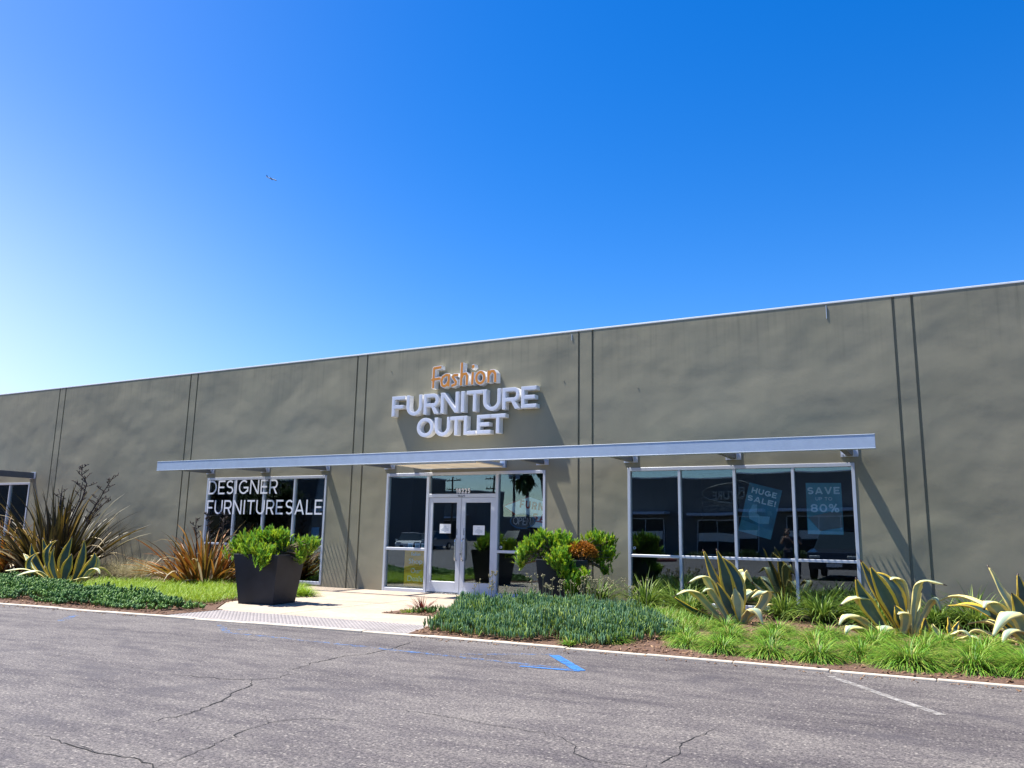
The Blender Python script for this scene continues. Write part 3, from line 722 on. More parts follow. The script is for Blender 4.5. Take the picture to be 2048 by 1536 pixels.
# canopy over the three bays
can = bpart(MB().box(-13.2, 4.22, -1.43, -1.36, 2.875, 3.085), 'canopy', M['metal']); can.name = 'canopy'
b = MB(); b.box(-13.203, 4.223, -1.436, -1.31, 3.087, 3.10); b.box(-13.2, 4.22, -1.436, -1.31, 2.862, 2.873); b.box(4.16, 4.218, -1.359, -.03, 2.9, 3.07)
b = MB(); b.box(-13.205, 4.225, -1.434, -1.31, 3.087, 3.101); b.box(-13.205, 4.225, -1.434, -1.31, 2.860, 2.873)
o = b.obj('fascia_flange', M['metal'], can); bevel(o, .003, 1)
AX = (-12.80, -10.74, -8.68, -6.66, -2.55, -.52, 1.58, 3.68)
for ax in AX:
    b = MB(); b.box(ax-.055, ax+.055, -1.355, -.014, 2.885, 3.075)
    a = b.obj('arm', M['arm'], can); bevel(a, .004, 1)
    b = MB(); b.box(ax-.15, ax+.15, -.012, -.002, 2.87, 3.09)
    for s in (-1, 1):
        x0_, x1_ = (ax+s*.058, ax+s*.150) if s > 0 else (ax+s*.150, ax+s*.058)
        b.add([(ax+s*.060, -.013, 2.885), (ax+s*.060, -.13, 3.07), (ax+s*.060, -.013, 3.07), (ax+s*.072, -.013, 2.885), (ax+s*.072, -.13, 3.07), (ax+s*.072, -.013, 3.07)],
              [(0, 1, 2), (5, 4, 3), (0, 3, 4, 1), (1, 4, 5, 2), (2, 5, 3, 0)])
        b.tube([(ax+s*.115, -.03, 2.915), (ax+s*.115, -.012, 2.915)], .016, 8)
    b.obj('wall_plate', M['alu'], a)
for xa, xb in ((-12.74, -8.74), (-.46, 3.62)):
    b = MB(); k = int((xb-xa)/.109)
    for i in range(1, k):
        x = xa+(xb-xa)*i/k
        if min(abs(x-ax) for ax in AX) < .08: continue
        b.box(x-.005, x+.005, -1.34, -.22, 3.02, 3.07)
    b.box(xa+.02, xb-.02, -.19, -.171+.03, 2.992, 3.03) if False else None
    b.obj('louvre', M['metal'], can)
# translucent panel under the canopy above the door
b = MB(); sx0, sx1, sy0, sy1, sz = -5.66, -3.50, -1.27, -.10, 2.845
b.box(sx0, sx1, sy0, sy1, sz, sz+.02); sp = b.obj('soffit_panel', M['soffit'], can)
b = MB()
for x in np.linspace(sx0, sx1, 5): b.box(x-.018, x+.018, sy0-.01, sy1+.01, sz+.021, sz+.075)
b.box(sx0-.02, sx1+.02, sy0-.03, sy0-.011, sz-.012, sz+.04); b.box(sx0-.02, sx1+.02, sy1+.011, sy1+.03, sz-.012, sz+.04)
b.obj('soffit_rail', M['metal'], can)
for x in np.linspace(sx0+.05, sx1-.05, 6): b = MB(); b.tube([(x, sy0-.02, sz+.04), (x, sy0-.02, 3.0)], .008, 6); b.obj('soffit_hanger', M['metal'], can)
b = MB(); b.box(sx1-.06, sx1+.06, -.10, -.014, 2.83, 3.0)
b.obj('soffit_bracket', M['metal'], can)
# neighbouring bay's canopy, far left
b = MB(); b.box(-25.7, -20.62, -1.43, -1.36, 2.885, 3.085); c2 = bpart(b, 'canopy', M['metal'])
b = MB(); b.box(-25.7, -20.62, -1.434, -1.31, 3.087, 3.10); b.obj('fascia_flange', M['metal'], c2)
for ax in (-25.2, -23.2, -20.95):
    b = MB(); b.box(ax-.055, ax+.055, -1.355, -.014, 2.885, 3.075); a = b.obj('arm', M['arm'], c2); bevel(a, .004, 1)
    b = MB(); b.box(ax-.15, ax+.15, -.012, -.002, 2.87, 3.09)
    for s in (-1, 1): b.tube([(ax+s*.115, -.03, 2.915), (ax+s*.115, -.012, 2.915)], .016, 8)
    b.obj('wall_plate', M['alu'], a)
b = MB()
for x in np.arange(-25.1, -21.02, .109):
    if min(abs(x-ax) for ax in (-25.2, -23.2, -20.95)) > .08: b.box(x-.005, x+.005, -1.34, -.22, 3.02, 3.07)
b.obj('louvre', M['metal'], c2)

# ------------------------------------------------------------------ wall sign
sign = empty('store_sign', (-4.6, 0, 4.1), 'store sign of orange and white channel letters above the door', 'sign')
def sgn(o): o.parent = sign; o.location = Vector(o.location)-Vector(sign.location); return o
def letter_solid(ch, box, face, off_body, off_face, y0=-.18):
    e = .014; t = .088
    vs, fs = place_glyph(ch, box[0], box[1], box[2], box[3], t)
    V, F = solid(vs, fs, y0, -.012); o = sgn(mesh_obj('letter', V, F, M['white'])); o['label'] = 'letter '+ch
    vs2, fs2 = place_glyph(ch, box[0]+e, box[1]-e, box[2]+e, box[3]-e, t-2*e)
    V, F = solid(vs2, fs2, y0-.004, y0-.0005); f = mesh_obj('letter_face', V, F, face, o)
    return o
LX = {'F': .02}
for ch, a, c in zip('FURNITURE', (-6.55, -6.12, -5.62, -5.14, -4.605, -4.43, -3.99, -3.49, -3.01), (-6.17, -5.67, -5.20, -4.645, -4.465, -4.0, -3.53, -3.05, -2.63)):
    letter_solid(ch, (a, c, 4.125 if ch != 'U' else 4.115, 4.615), M['face_white'], .046, .022)
for ch, a, c in zip('OUTLET', (-5.79, -5.29, -4.90, -4.49, -4.14, -3.79), (-5.32, -4.86, -4.50, -4.17, -3.78, -3.40)):
    letter_solid(ch, (a, c, 3.595 if ch not in 'OU' else 3.585, 4.035 if ch != 'O' else 4.045), M['face_white'], .046, .022)
FASH = {  # hand-drawn tall condensed lower-case strokes, in metres from the word's baseline left end
 'F': [[(.05, -.02), (.06, .50), (.26, .515)], [(.0, .205), (.25, .225)]],
 'a': [[(.47, .29), (.40, .30), (.31, .25), (.275, .15), (.30, .045), (.36, .01), (.43, .05), (.47, .13)], [(.48, .315), (.475, .0)]],
 's': [[(.735, .27), (.62, .275), (.585, .235), (.68, .10), (.665, .04), (.56, .005)]],
 'h': [[(.83, .58), (.815, .0)], [(.82, .18), (.87, .28), (.94, .29), (.975, .23), (.97, .0)]],
 'i': [[(1.125, .31), (1.115, .0)], [(1.10, .455), (1.165, .47)], [(1.12, .44), (1.14, .41)]],
 'o': [arc(1.325, .155, .105, .14, 0, 360, 20)],
 'n': [[(1.54, .315), (1.54, .01)], [(1.545, .20), (1.60, .29), (1.67, .29), (1.715, .22), (1.715, .01)]]}
for ch, lines in FASH.items():
    ln = [[(-5.42+x*1.012, 4.755+z*.93) for x, z in l] for l in lines]
    vs, fs = stroke_poly(ln, .088); V, F = solid(vs, fs, -.18, -.012); o = sgn(mesh_obj('letter', V, F, M['white'])); o['label'] = 'letter '+ch
    vs, fs = stroke_poly(ln, .060); V, F = solid(vs, fs, -.184, -.1805); mesh_obj('letter_face', V, F, M['face_orange'], o)

# ------------------------------------------------------------------ things in and on the glass
def board(name, pts, y0, y1, mat):
    b = MB(); b.xzprism(pts, y0, y1); return b.obj(name, mat)
def rotbox(cx, cz, w, h, ang):
    ca, sa = math.cos(R(ang)), math.sin(R(ang))
    return [(cx+u*ca-v*sa, cz+u*sa+v*ca) for u, v in ((-w/2, -h/2), (w/2, -h/2), (w/2, h/2), (-w/2, h/2))]
def child_text(parent, s, cx, cz, w, h, ang, y, mat, off=.0):
    if off: vs, fs = word(s, (-w/2, w/2, -h/2, h/2), off, .2)
    else: vs, fs = text_mesh(s, 0.0); vs = flat_to_box(vs, (-w/2, w/2, -h/2, h/2))
    ca, sa = math.cos(R(ang)), math.sin(R(ang)); vs = [(cx+u*ca-v*sa, cz+u*sa+v*ca) for u, v in vs]; V, F = solid(vs, fs, y-.002, y); return mesh_obj('lettering', V, F, mat, parent)
PY = .062
# tilted poster
p = board('sale_poster', rotbox(2.035, 1.895, .62, .95, -15), PY, PY+.004, M['poster_dark'])
tag(p, 'tilted blue poster reading HUGE SALE! in window glass', 'poster')
def rel(u, v, cx=2.035, cz=1.895, ang=-15):
    ca, sa = math.cos(R(ang)), math.sin(R(ang)); return (cx+u*ca-v*sa, cz+u*sa+v*ca)
for s, u, v, w, h in (('HUGE', .0, .35, .47, .105), ('SALE!', -.01, .19, .54, .105)):
    x, z = rel(u, v); child_text(p, s, x, z, w, h, -15, PY-.001, M['teal_print'], .024)
b = MB(); b.xzprism([rel(*q) for q in ((-.16, .08), (-.08, .10), (-.05, -.06), (.02, -.10), (.2, -.06), (.21, -.2), (.05, -.24), (-.16, -.2), (-.2, -.08))], PY-.002, PY-.0003); b.obj('printed_armchair', M['print_mid'], p)
b = MB(); b.xzprism([rel(*q) for q in ((-.30, -.47), (.30, -.47), (.30, -.31), (-.30, -.25))], PY-.0015, PY-.0003); b.obj('printed_floor', M['poster_mid'], p)
b = MB(); b.xzprism([rel(*q) for q in ((.12, .02), (.2, .05), (.24, -.02), (.17, -.06))], PY-.0015, PY-.0003); b.obj('printed_cushion', M['poster_mid'], p)
p = board('discount_poster', [(2.88, 1.47), (3.5, 1.465), (3.5, 2.40), (2.885, 2.41)], PY, PY+.004, M['poster_mid'])
tag(p, 'upright poster reading SAVE UP TO 80% in window glass', 'poster')
child_text(p, 'SAVE', 3.19, 2.265, .56, .13, 0, PY-.001, M['teal_print'], .028); child_text(p, 'UP TO', 3.19, 2.115, .29, .06, 0, PY-.001, M['teal_print'], .009)
child_text(p, '80%', 3.20, 1.945, .49, .15, 0, PY-.001, M['teal_print'], .028)
b = MB(); b.xzprism([(2.9, 1.78), (3.1, 1.53), (3.49, 1.6), (3.49, 1.86), (3.3, 1.88)], PY-.0012, PY-.0003); b.obj('printed_table', M['poster_grey'], p)
b = MB(); b.xzprism([(2.89, 1.475), (3.49, 1.475), (3.49, 1.595), (3.1, 1.525), (2.89, 1.77)], PY-.0012, PY-.0003); b.obj('printed_rug', M['print_mid'], p)
# notices on the doors
for cx, cz, lab in ((-5.03, 1.475, 'white paper notice taped to left door leaf'), (-4.135, 1.45, 'white paper notice taped to right door leaf')):
    o = board('paper_notice', [(cx-.15, cz-.105), (cx+.15, cz-.105), (cx+.15, cz+.105), (cx-.15, cz+.105)], .0215, .0235, M['paper']); tag(o, lab, 'notice', 'paper notices on the doors')
    b = MB(); b.box(cx-.035, cx+.03, .0203, .0212, cz+.048, cz+.058)
    for i, (a, c) in enumerate(((-.05, .035), (-.085, .09), (-.11, .10), (-.10, .095), (-.03, .03))):
        b.box(cx+a, cx+c, .0203, .0212, cz+.018-i*.022, cz+.026-i*.022)
    b.obj('printed_lines', simple('grey_print', (.25, .33, .42), .7), o)
# gold floor poster behind the left side light
p = board('deals_poster', [(-6.17, .15), (-5.57, .15), (-5.57, .965), (-6.17, .965)], .075, .085, M['gold']); tag(p, 'gold Shop Our Deals! poster behind glass beside the door', 'poster')
child_text(p, 'Shop', -5.855, .70, .38, .15, 0, .074, M['teal_print']); child_text(p, 'Our', -5.84, .50, .27, .115, 0, .074, M['teal_print']); child_text(p, 'Deals!', -5.835, .325, .46, .12, 0, .074, M['teal_print'])
vs, fs = stroke_poly([[(-5.98+x*.145, .845+z*.145) for x, z in l] for k in FASH.values() for l in k], .012); V, F = solid(vs, fs, .072, .074); mesh_obj('lettering', V, F, M['teal_print'], p)
# arrow board behind the right side light
BY = .125
p = board('arrow_board', [(-3.56, 1.99), (-3.10, 1.72), (-3.02, 1.55), (-1.2, 1.38), (-1.2, 2.0), (-2.6, 2.09), (-2.93, 2.19)], BY, BY+.012, M['poster_mid'])
p = tag(p, 'white arrow shaped furniture sale board behind right side light', 'sign')
for m in list(p.data.materials): pass
p.data.materials[0] = M['teal_print']
b = MB()
for a, c in (((-3.58, 1.99), (-3.10, 1.71)), ((-3.10, 1.71), (-2.2, 1.59)), ((-3.58, 1.99), (-2.93, 2.20))):
    dx, dz = c[0]-a[0], c[1]-a[1]; d = math.hypot(dx, dz); nx, nz = -dz/d*.014, dx/d*.014
    b.xzprism([(a[0]-nx, a[1]-nz), (c[0]-nx, c[1]-nz), (c[0]+nx, c[1]+nz), (a[0]+nx, a[1]+nz)], BY-.004, BY-.0008)
b.obj('red_border', M['red'], p)
child_text(p, 'FURNITURE', -2.52, 1.965, 1.28, .17, -7, BY-.001, M['red'], .042); child_text(p, 'SALE', -2.52, 1.73, .64, .15, -7, BY-.001, M['red'], .04)
# OPEN sign
o = empty('open_sign', (-3.07, .095, 1.66), 'oval OPEN tube sign hanging behind right side light', 'sign')
b = MB(); b.tube([(x, 0, z) for x, z in arc(0, 0, .30, .155, 0, 360, 36)], .012, 6, False); b.obj('oval_tube', M['neon_blue'], o)
b = MB()
for ln in (arc(-.16, .01, .055, .075, 0, 360, 20), [(-.085, -.07), (-.075, .075)]+arc(-.055, .04, .045, .036, 90, -90, 8)+[(-.08, 0)], [(.095, .07), (.03, .07), (.02, -.07), (.085, -.07)], [(.025, 0), (.08, 0)], [(.12, -.075), (.13, .07), (.195, -.075), (.205, .07)]):
    b.tube([(x, -.02, z) for x, z in ln], .0075, 6)
b.obj('letter_tubes', M['neon'], o)
b = MB(); b.xzprism(arc(0, 0, .29, .145, 0, 350, 35), .012, .02); b.obj('backing', M['black'], o)
b = MB(); b.tube([(-.2, .0, .13), (-.2, .0, 1.5)], .003, 4); b.tube([(.2, 0, .13), (.2, 0, 1.5)], .003, 4); b.obj('chain', M['black'], o)
# small things on the side light's rail, blue card in the left window, round sticker
for i, x in enumerate((-6.08, -5.88, -5.70)):
    o = board('display_card', [(x-.07, 1.027), (x+.07, 1.027), (x+.07, 1.13), (x-.07, 1.13)], .16, .168, M['paper'])
    b = MB(); b.box(x-.045, x+.045, .1575, .1592, 1.03, 1.095); b.obj('card_picture', M['poster_mid'], o)
    b = MB(); b.box(x-.06, x+.06, .17, .24, 1.024, 1.03); b.obj('card_foot', M['paper'], o)
    tag(o, ('leftmost', 'middle', 'rightmost')[i]+' small white display card on the rail beside the door', 'card', 'small display cards on the rail')
b = MB(); b.box(-6.5, -5.6, .12, .40, .98, 1.022); tag(b.obj('display_ledge', M['alu']), 'narrow ledge carrying small cards behind left side light', 'ledge')
o = board('blue_card', [(-9.12, 1.21), (-8.86, 1.21), (-8.86, 1.46), (-9.12, 1.46)], .1, .104, simple('blue_print', (.05, .30, .60), .5)); tag(o, 'square blue card inside right pane of left window', 'card')
for x, z, lab in ((-.47, 1.145, 'small round sticker low on the leftmost pane of right window'), (-3.565, 1.09, 'small round sticker low on right side light')):
    b = MB(); b.xzprism(arc(x, z, .028, .028, 0, 340, 17), GY-.018, GY-.0165); o = b.obj('round_sticker', M['paper']); tag(o, lab, 'sticker')
    b = MB(); b.xzprism(arc(x, z, .019, .019, 0, 340, 17), GY-.0195, GY-.0182); b.obj('sticker_disc', M['ink'], o)
#@@PLANTS
# ------------------------------------------------------------------ planting
CR_, CD_ = Vector((RT.x, RT.y, 0)).normalized(), Vector((FW.x, FW.y, 0)).normalized()   # across / away from the street corner
def clump(name, mat, loc, n, rad, lmin, lmax, wid, elmin, elmax, bmin, bmax, label=None, cat='plant', group=None, seg=4, fold=.3, extra=None):
    az = RNG.uniform(0, 2*math.pi, n); rr = rad*np.sqrt(RNG.random(n))
    base = np.column_stack([rr*np.cos(az), rr*np.sin(az), np.zeros(n)]); az2 = az+RNG.normal(0, .5, n)
    el = R(elmax)-(R(elmax)-R(elmin))*np.clip(rr/rad, 0, 1)**1.2+RNG.normal(0, .12, n)
    ln = RNG.uniform(lmin, lmax, n)
    o = blades(name, mat, base, az2, el, ln, wid*RNG.uniform(.7, 1.2, n), RNG.uniform(bmin, bmax, n), None, seg, fold)
    o.location = loc
    return tag(o, label, cat, group)
# lime grass tufts in the right bed: front row along the kerb, then the rows behind
tufts = [('front', [(1.33, -5.95, .30), (2.25, -5.75, .36), (2.72, -5.98, .42), (3.28, -6.0, .45), (3.80, -5.98, .46), (4.22, -5.60, .46), (4.74, -5.92, .56), (5.34, -5.80, .52), (5.86, -5.72, .54), (6.5, -5.8, .5)]),
         ('middle', [(2.02, -5.05, .42), (2.55, -4.75, .45), (3.05, -4.55, .46), (3.60, -4.70, .48), (4.25, -4.45, .50), (4.85, -4.70, .5), (5.45, -4.55, .5), (6.0, -4.6, .5)]),
         ('back', [(2.22, -3.62, .42), (2.95, -3.55, .45), (3.62, -3.60, .45), (4.3, -3.55, .44), (5.0, -3.55, .45), (5.55, -3.6, .45)])]
ORD = ['first', 'second', 'third', 'fourth', 'fifth', 'sixth', 'seventh', 'eighth', 'ninth', 'tenth']
for row, L_ in tufts:
    for i, (x, y, s) in enumerate(L_):
        n = int(780*(s/.45)**1.5); s *= 1.02 if row == 'front' else .92; y += .13 if row == 'front' else .02
        lab = {'front': '%s lime green grass tuft from the left along the kerb, right bed', 'middle': '%s lime green grass tuft from the left in second row behind kerb', 'back': '%s lime green grass tuft from the left close to the agave bases'}[row] % ORD[i]
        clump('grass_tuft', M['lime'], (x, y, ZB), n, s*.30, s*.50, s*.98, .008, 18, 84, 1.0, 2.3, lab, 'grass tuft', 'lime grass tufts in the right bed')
# low lime grass patches
def grass_patch(name, mat, poly, n, lmin, lmax, lab, wid=.008):
    p = sample_poly(poly, n); k = len(p)
    hump = .5+.5*np.sin(p[:, 0]*5.3+np.sin(p[:, 1]*4))*np.sin(p[:, 1]*6.1)
    o = blades(name, mat, np.column_stack([p, np.full(k, ZB)]), RNG.uniform(0, 6.28, k), RNG.uniform(R(40), R(85), k), RNG.uniform(lmin, lmax, k)*(.7+.5*hump), np.full(k, wid), RNG.uniform(.5, 1.6, k), None, 3, .3)
    return tag(o, lab, 'grass', None, 'stuff')
grass_patch('grass', M['lime'], [(.1, -3.1), (-.5, -2.2), (-.1, -1.7), (.9, -1.9), (1.5, -2.3), (2.0, -3.2), (1.8, -4.3), (1.2, -3.4)], 4200, .12, .30, 'lime grass drift between succulents and right window')
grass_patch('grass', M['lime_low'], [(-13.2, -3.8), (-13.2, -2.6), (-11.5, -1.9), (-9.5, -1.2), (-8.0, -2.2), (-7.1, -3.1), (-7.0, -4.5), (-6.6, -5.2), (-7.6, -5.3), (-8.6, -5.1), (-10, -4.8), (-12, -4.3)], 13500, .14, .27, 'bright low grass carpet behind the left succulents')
grass_patch('grass', M['lime_low'], [(-7.2, -2.75), (-7.9, -1.7), (-8.5, -.8), (-8.7, -.2), (-8.95, -1.0), (-7.7, -2.6)], 1300, .14, .27, 'small bright grass patch beside the left planter')
# extra ragged tufts of the same low grass spilling right of the planter
for i, (x, y) in enumerate(((-6.95, -2.75), (-6.78, -2.55), (-7.15, -2.35))):
    clump('grass_tuft', M['lime_low'], (x, y, ZB), 330, .15, .2, .36, .009, 25, 82, .6, 1.5, ORD[i]+' low lime grass tuft from the front, beside the left planter', 'grass tuft', 'low grass tufts by the left planter')
# dark strappy clumps under the right window
straps = [(-.95, -.75, .72), (.15, -1.15, .74), (.62, -.75, .66), (1.05, -1.45, .66), (2.62, -1.15, .62), (3.25, -1.35, .74), (3.75, -.8, .7), (4.1, -1.5, .6), (4.95, -1.35, .62), (5.45, -1.3, .78), (6.2, -1.2, .7)]
spos = ['between right planter and right window', 'under the leftmost pane of right window', 'tight against the sill of right window', 'left of the first agave', 'right of the first agave', 'in front of the last mullion of right window', 'against wall past the right window jamb',
        'left of the middle agave', 'right of the middle agave', 'by bare wall left of the cut off agave', 'behind the cut off agave']
for (x, y, s), q in zip(straps, spos):
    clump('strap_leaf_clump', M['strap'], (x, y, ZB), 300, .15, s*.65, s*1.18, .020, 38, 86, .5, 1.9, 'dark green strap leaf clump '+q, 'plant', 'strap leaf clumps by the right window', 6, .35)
# chalk sticks and green succulents as ground cover
def succulents(name, mat, poly, n, h0, h1, lab, rad=.0085, per=6, l0=.06, l1=.125, tl=.30):
    p = sample_poly(poly, n); k = len(p)
    hum = .5+.28*np.sin(p[:, 0]*3.1+1.3*np.sin(p[:, 1]*2.7))+.22*np.sin(p[:, 1]*4.3+p[:, 0]*2.2)
    # thin out towards the ragged edge
    a = np.array(poly); d = np.full(k, 9.0)
    for i in range(len(a)):
        u, v = a[i], a[(i+1) % len(a)]; e = v-u; t = np.clip(((p-u)@e)/(e@e), 0, 1); d = np.minimum(d, np.linalg.norm(p-(u+t[:, None]*e), axis=1))
    edge = np.clip(d/.28, .35, 1)
    H = (h0+(h1-h0)*hum)*edge
    gap = np.sin(p[:, 0]*7.3+2*np.sin(p[:, 1]*5.1))*np.sin(p[:, 1]*8.7+1.5*np.sin(p[:, 0]*4.3))
    keep = (d > .22*RNG.random(k)*(1+gap)) & (gap+RNG.random(k)*.9 > -.45); p = p[keep]; H = H[keep]; k = len(p)
    H = H*RNG.uniform(.55, 1.2, k)*(1+.12*gap[keep])
    pos = np.repeat(np.column_stack([p, np.zeros(k)]), per, 0); K = k*per
    Hh = np.repeat(H, per); lvl = RNG.random(K)**.6
    pos[:, 2] = ZB+Hh*(.2+.6*lvl); pos[:, :2] += RNG.normal(0, .02, (K, 2))
    ln = RNG.uniform(l0, l1, K)
    rnd = np.clip(np.repeat(RNG.random(k), per)*.55+.45*RNG.random(K)+.34*np.repeat(np.sin(p[:, 0]*2.2+np.sin(p[:, 1]*1.7))*np.sin(p[:, 1]*3.0), per), 0, 1)
    tv, tq = spindle(4)
    return tag(scatter(name, mat, tv, tq, pos, RNG.uniform(0, 6.28, K), np.abs(RNG.normal(0, tl, K)), np.column_stack([np.full(K, rad)*RNG.uniform(.8, 1.25, K)]*2+[ln]), None, None, rnd), lab, 'ground cover', None, 'stuff')
succulents('ground_cover', M['chalk'], [(-1.28, -6.35), (-.2, -6.5), (.45, -6.45), (.62, -6.2), (1.0, -6.44), (1.35, -6.38), (1.62, -5.6), (1.95, -5.0), (1.7, -4.2), (1.3, -3.4), (.3, -2.7), (-.4, -2.4), (-1.35, -2.55), (-1.5, -3.1), (-2.0, -3.5), (-2.3, -3.9), (-1.95, -4.7), (-1.55, -5.5)], 6800, .17, .40, 'blue green chalk stick succulents filling the bed by the entry walk')
succulents('ground_cover', M['deep'], [(-19, -7.7), (-14, -7.3), (-11.5, -7.0), (-9.4, -6.85), (-8.6, -6.95), (-7.6, -6.75), (-6.6, -6.75), (-5.95, -6.35), (-5.85, -5.95), (-6.4, -5.75), (-7.5, -5.45), (-8.6, -5.25), (-10, -4.9), (-12, -4.4), (-14, -4.0), (-16, -3.5), (-19, -3.2)], 7800, .10, .30, 'dark green succulents carpeting the left bed along the kerb', .016, 7, .05, .085, .55)
succulents('ground_cover', M['deep'], [(-3.2, -4.35), (-2.4, -4.35), (-2.2, -4.2), (-2.3, -3.55), (-2.9, -3.6)], 34, .02, .05, 'sparse green weeds in the small notch of the walk')
# dry flower stalks standing out of the chalk sticks
b_pos = sample_poly([(-2.5, -3.6), (-1.7, -2.9), (-.4, -2.2), (.3, -2.6), (1.1, -3.3), (.2, -3.6), (-1.4, -3.6)], 62)
for i, (x, y) in enumerate(b_pos):
    h = random.uniform(.42, .68); b = MB()
    tx, ty = random.gauss(0, .03), random.gauss(0, .03)
    b.tube([(0, 0, .1), (tx*.4, ty*.4, h*.6), (tx, ty, h)], [.004, .0035, .003], 5)
    for k in range(random.randint(4, 7)):
        a = random.uniform(0, 6.28); q = Vector((tx+math.cos(a)*random.uniform(.012, .045), ty+math.sin(a)*random.uniform(.012, .045), h+random.uniform(-.03, .04)))
        b.tube([(tx, ty, h-.05), q], [.002, .002], 4)
        b.tube([q-Vector((0, 0, .010)), q, q+Vector((0, 0, .012))], [.004, .013, .006], 5)
    o = b.obj('dry_flower_stalk', M['flowerstalk']); o.location = (x, y, ZB)
    tag(o, 'thin dry flower stalk rising from the chalk stick succulents', 'flower stalk', 'dry flower stalks above the succulents')
# feather grass
for i, (x, y, s) in enumerate(((-15.2, -1.25, .8), (-14.35, -1.35, .78), (-13.55, -1.3, .85))):
    clump('feather_grass', M['feather'], (x, y, ZB), 900, .16, s*.6, s*1.05, .006, 32, 87, .5, 1.7, ('wispy tan feather grass right behind the left agave', 'greener middle tuft of the wispy feather grass', 'wispy pale feather grass nearest the bronze flax')[i], 'grass tuft', 'feather grass tufts by the wall')
# small red plant
clump('red_cordyline', M['redplant'], (-2.86, -3.98, ZB), 60, .05, .2, .42, .018, 25, 85, .1, .9, 'small dark red spiky plant in the notch of the walk', 'plant', None, 4, .3)
clump('weed', M['lime_low'], (-3.03, -4.15, ZB), 90, .1, .06, .14, .012, 20, 80, .4, 1.4, 'tiny lime weed left of the red spiky plant', 'plant', None, 3, .3)
clump('weed', M['lime'], (.98, -6.42, ZB), 60, .05, .08, .16, .02, 30, 85, .4, 1.2, 'tiny yellow green weed at the kerb below the succulents', 'plant', None, 3, .3)
# the dark flax, the bronze flax and one cut by the frame
def flax(name, loc, n, rad, lmin, lmax, mats, lab, elmin=38, wid=.055):
    root = empty(name, loc, lab, 'plant', 'flax clumps by the wall')
    for (m, frac, bm, bx, nm) in mats:
        k = int(n*frac); az = RNG.uniform(0, 2*math.pi, k); rr = rad*np.sqrt(RNG.random(k))
        base = np.column_stack([rr*np.cos(az), rr*np.sin(az), np.zeros(k)])
        el = np.clip(R(88)-(R(88)-R(elmin))*(rr/rad)**1.3+RNG.normal(0, .13, k), R(14), R(94))
        ln = RNG.uniform(lmin, lmax, k)*(.75+.35*np.sin(el))
        blades(nm, M[m], base, az+RNG.normal(0, .35, k), el, ln, wid*RNG.uniform(.6, 1.15, k), RNG.uniform(bm, bx, k), root, 7, .38, 'blade', None, 2.2, RNG.normal(0, .5, k))
    return root
def stalk(root, pts, rad=.02, nbr=9, bl=.34):
    b = MB(); P = [Vector(p) for p in pts]; n = len(P)
    b.tube(P, [rad*(1-.6*i/(n-1)) for i in range(n)], 6)
    for i in range(nbr):
        t = .42+.56*i/nbr; f = t*(n-1); k = min(int(f), n-2); p = P[k].lerp(P[k+1], f-k)
        a = i*2.4+random.uniform(-.4, .4); d = Vector((math.cos(a), math.sin(a)*.8, random.uniform(.35, .9))).normalized(); l = bl*(1.1-.6*t)*random.uniform(.7, 1.2)
        q = p+d*l; mdl = p+d*l*.5-Vector((0, 0, .015)); b.tube([p, mdl, q], [rad*.5, rad*.4, rad*.3], 5)
        for j in range(6):
            s = p.lerp(q, .45+.6*j/6); e = Vector((random.gauss(0, 1), random.gauss(0, 1), random.uniform(.2, 1.4))).normalized()
            b.tube([s, s+e*.03, s+e*.065], [.005, .011, .003], 5)
    b.obj('flower_stalk', M['dstalk'], root)
f1 = flax('dark_flax', (-16.55, -1.75, ZB), 260, .60, 1.25, 2.5, (('flax', .92, .1, .7, 'foliage'), ('dry', .08, .8, 2.4, 'dry_foliage')), 'large dark flax with black branching flower stalks by left wall', 44, .105)
stalk(f1, [(.2, .1, .2), (.55, -.1, 1.3), (1.0, -.1, 2.1), (1.12, -.1, 2.5), (.85, -.1, 2.75), (.84, -.1, 3.02)], .025, 12, .42)
stalk(f1, [(.3, 0, .2), (.9, -.05, 1.2), (1.45, 0, 1.9), (1.75, 0, 2.3), (2.1, 0, 2.72)], .024, 12, .4)
stalk(f1, [(.2, 0, .2), (.45, -.1, 1.3), (.75, 0, 2.1), (.78, 0, 2.55)], .024, 8, .35)
stalk(f1, [(.2, 0, .2), (.5, -.2, 1.1), (.6, -.3, 1.8), (.2, -.3, 2.35)], .022, 9, .35)
stalk(f1, [(.2, .1, .2), (.9, .1, 1.2), (1.3, .1, 1.7), (1.9, .1, 2.15)], .022, 10, .35)
f2 = flax('bronze_flax', (-11.2, -1.35, ZB), 240, .65, .85, 1.65, (('bronze', .84, .15, 1.0, 'foliage'), ('dry', .16, .8, 2.4, 'dry_foliage')), 'orange bronze flax in front of the left window', 24, .082)
stalk(f2, [(-.3, 0, .2), (-.35, 0, 1.0), (-.42, 0, 1.35), (-.45, 0, 1.62)], .02, 7, .22)
stalk(f2, [(.2, 0, .2), (.15, 0, 1.0), (.0, 0, 1.5), (-.08, 0, 1.75)], .02, 8, .2)
stalk(f2, [(.5, 0, .2), (.55, 0, 1.1), (.55, 0, 1.5), (.6, 0, 1.75)], .02, 8, .2)
f3 = flax('bronze_flax', (-18.7, -1.9, ZB), 170, .45, 1.0, 1.7, (('bronze', .84, .2, 1.0, 'foliage'), ('dry', .16, .8, 2.4, 'dry_foliage')), 'orange flax cut by the left picture edge, left of the dark flax', 24, .085)

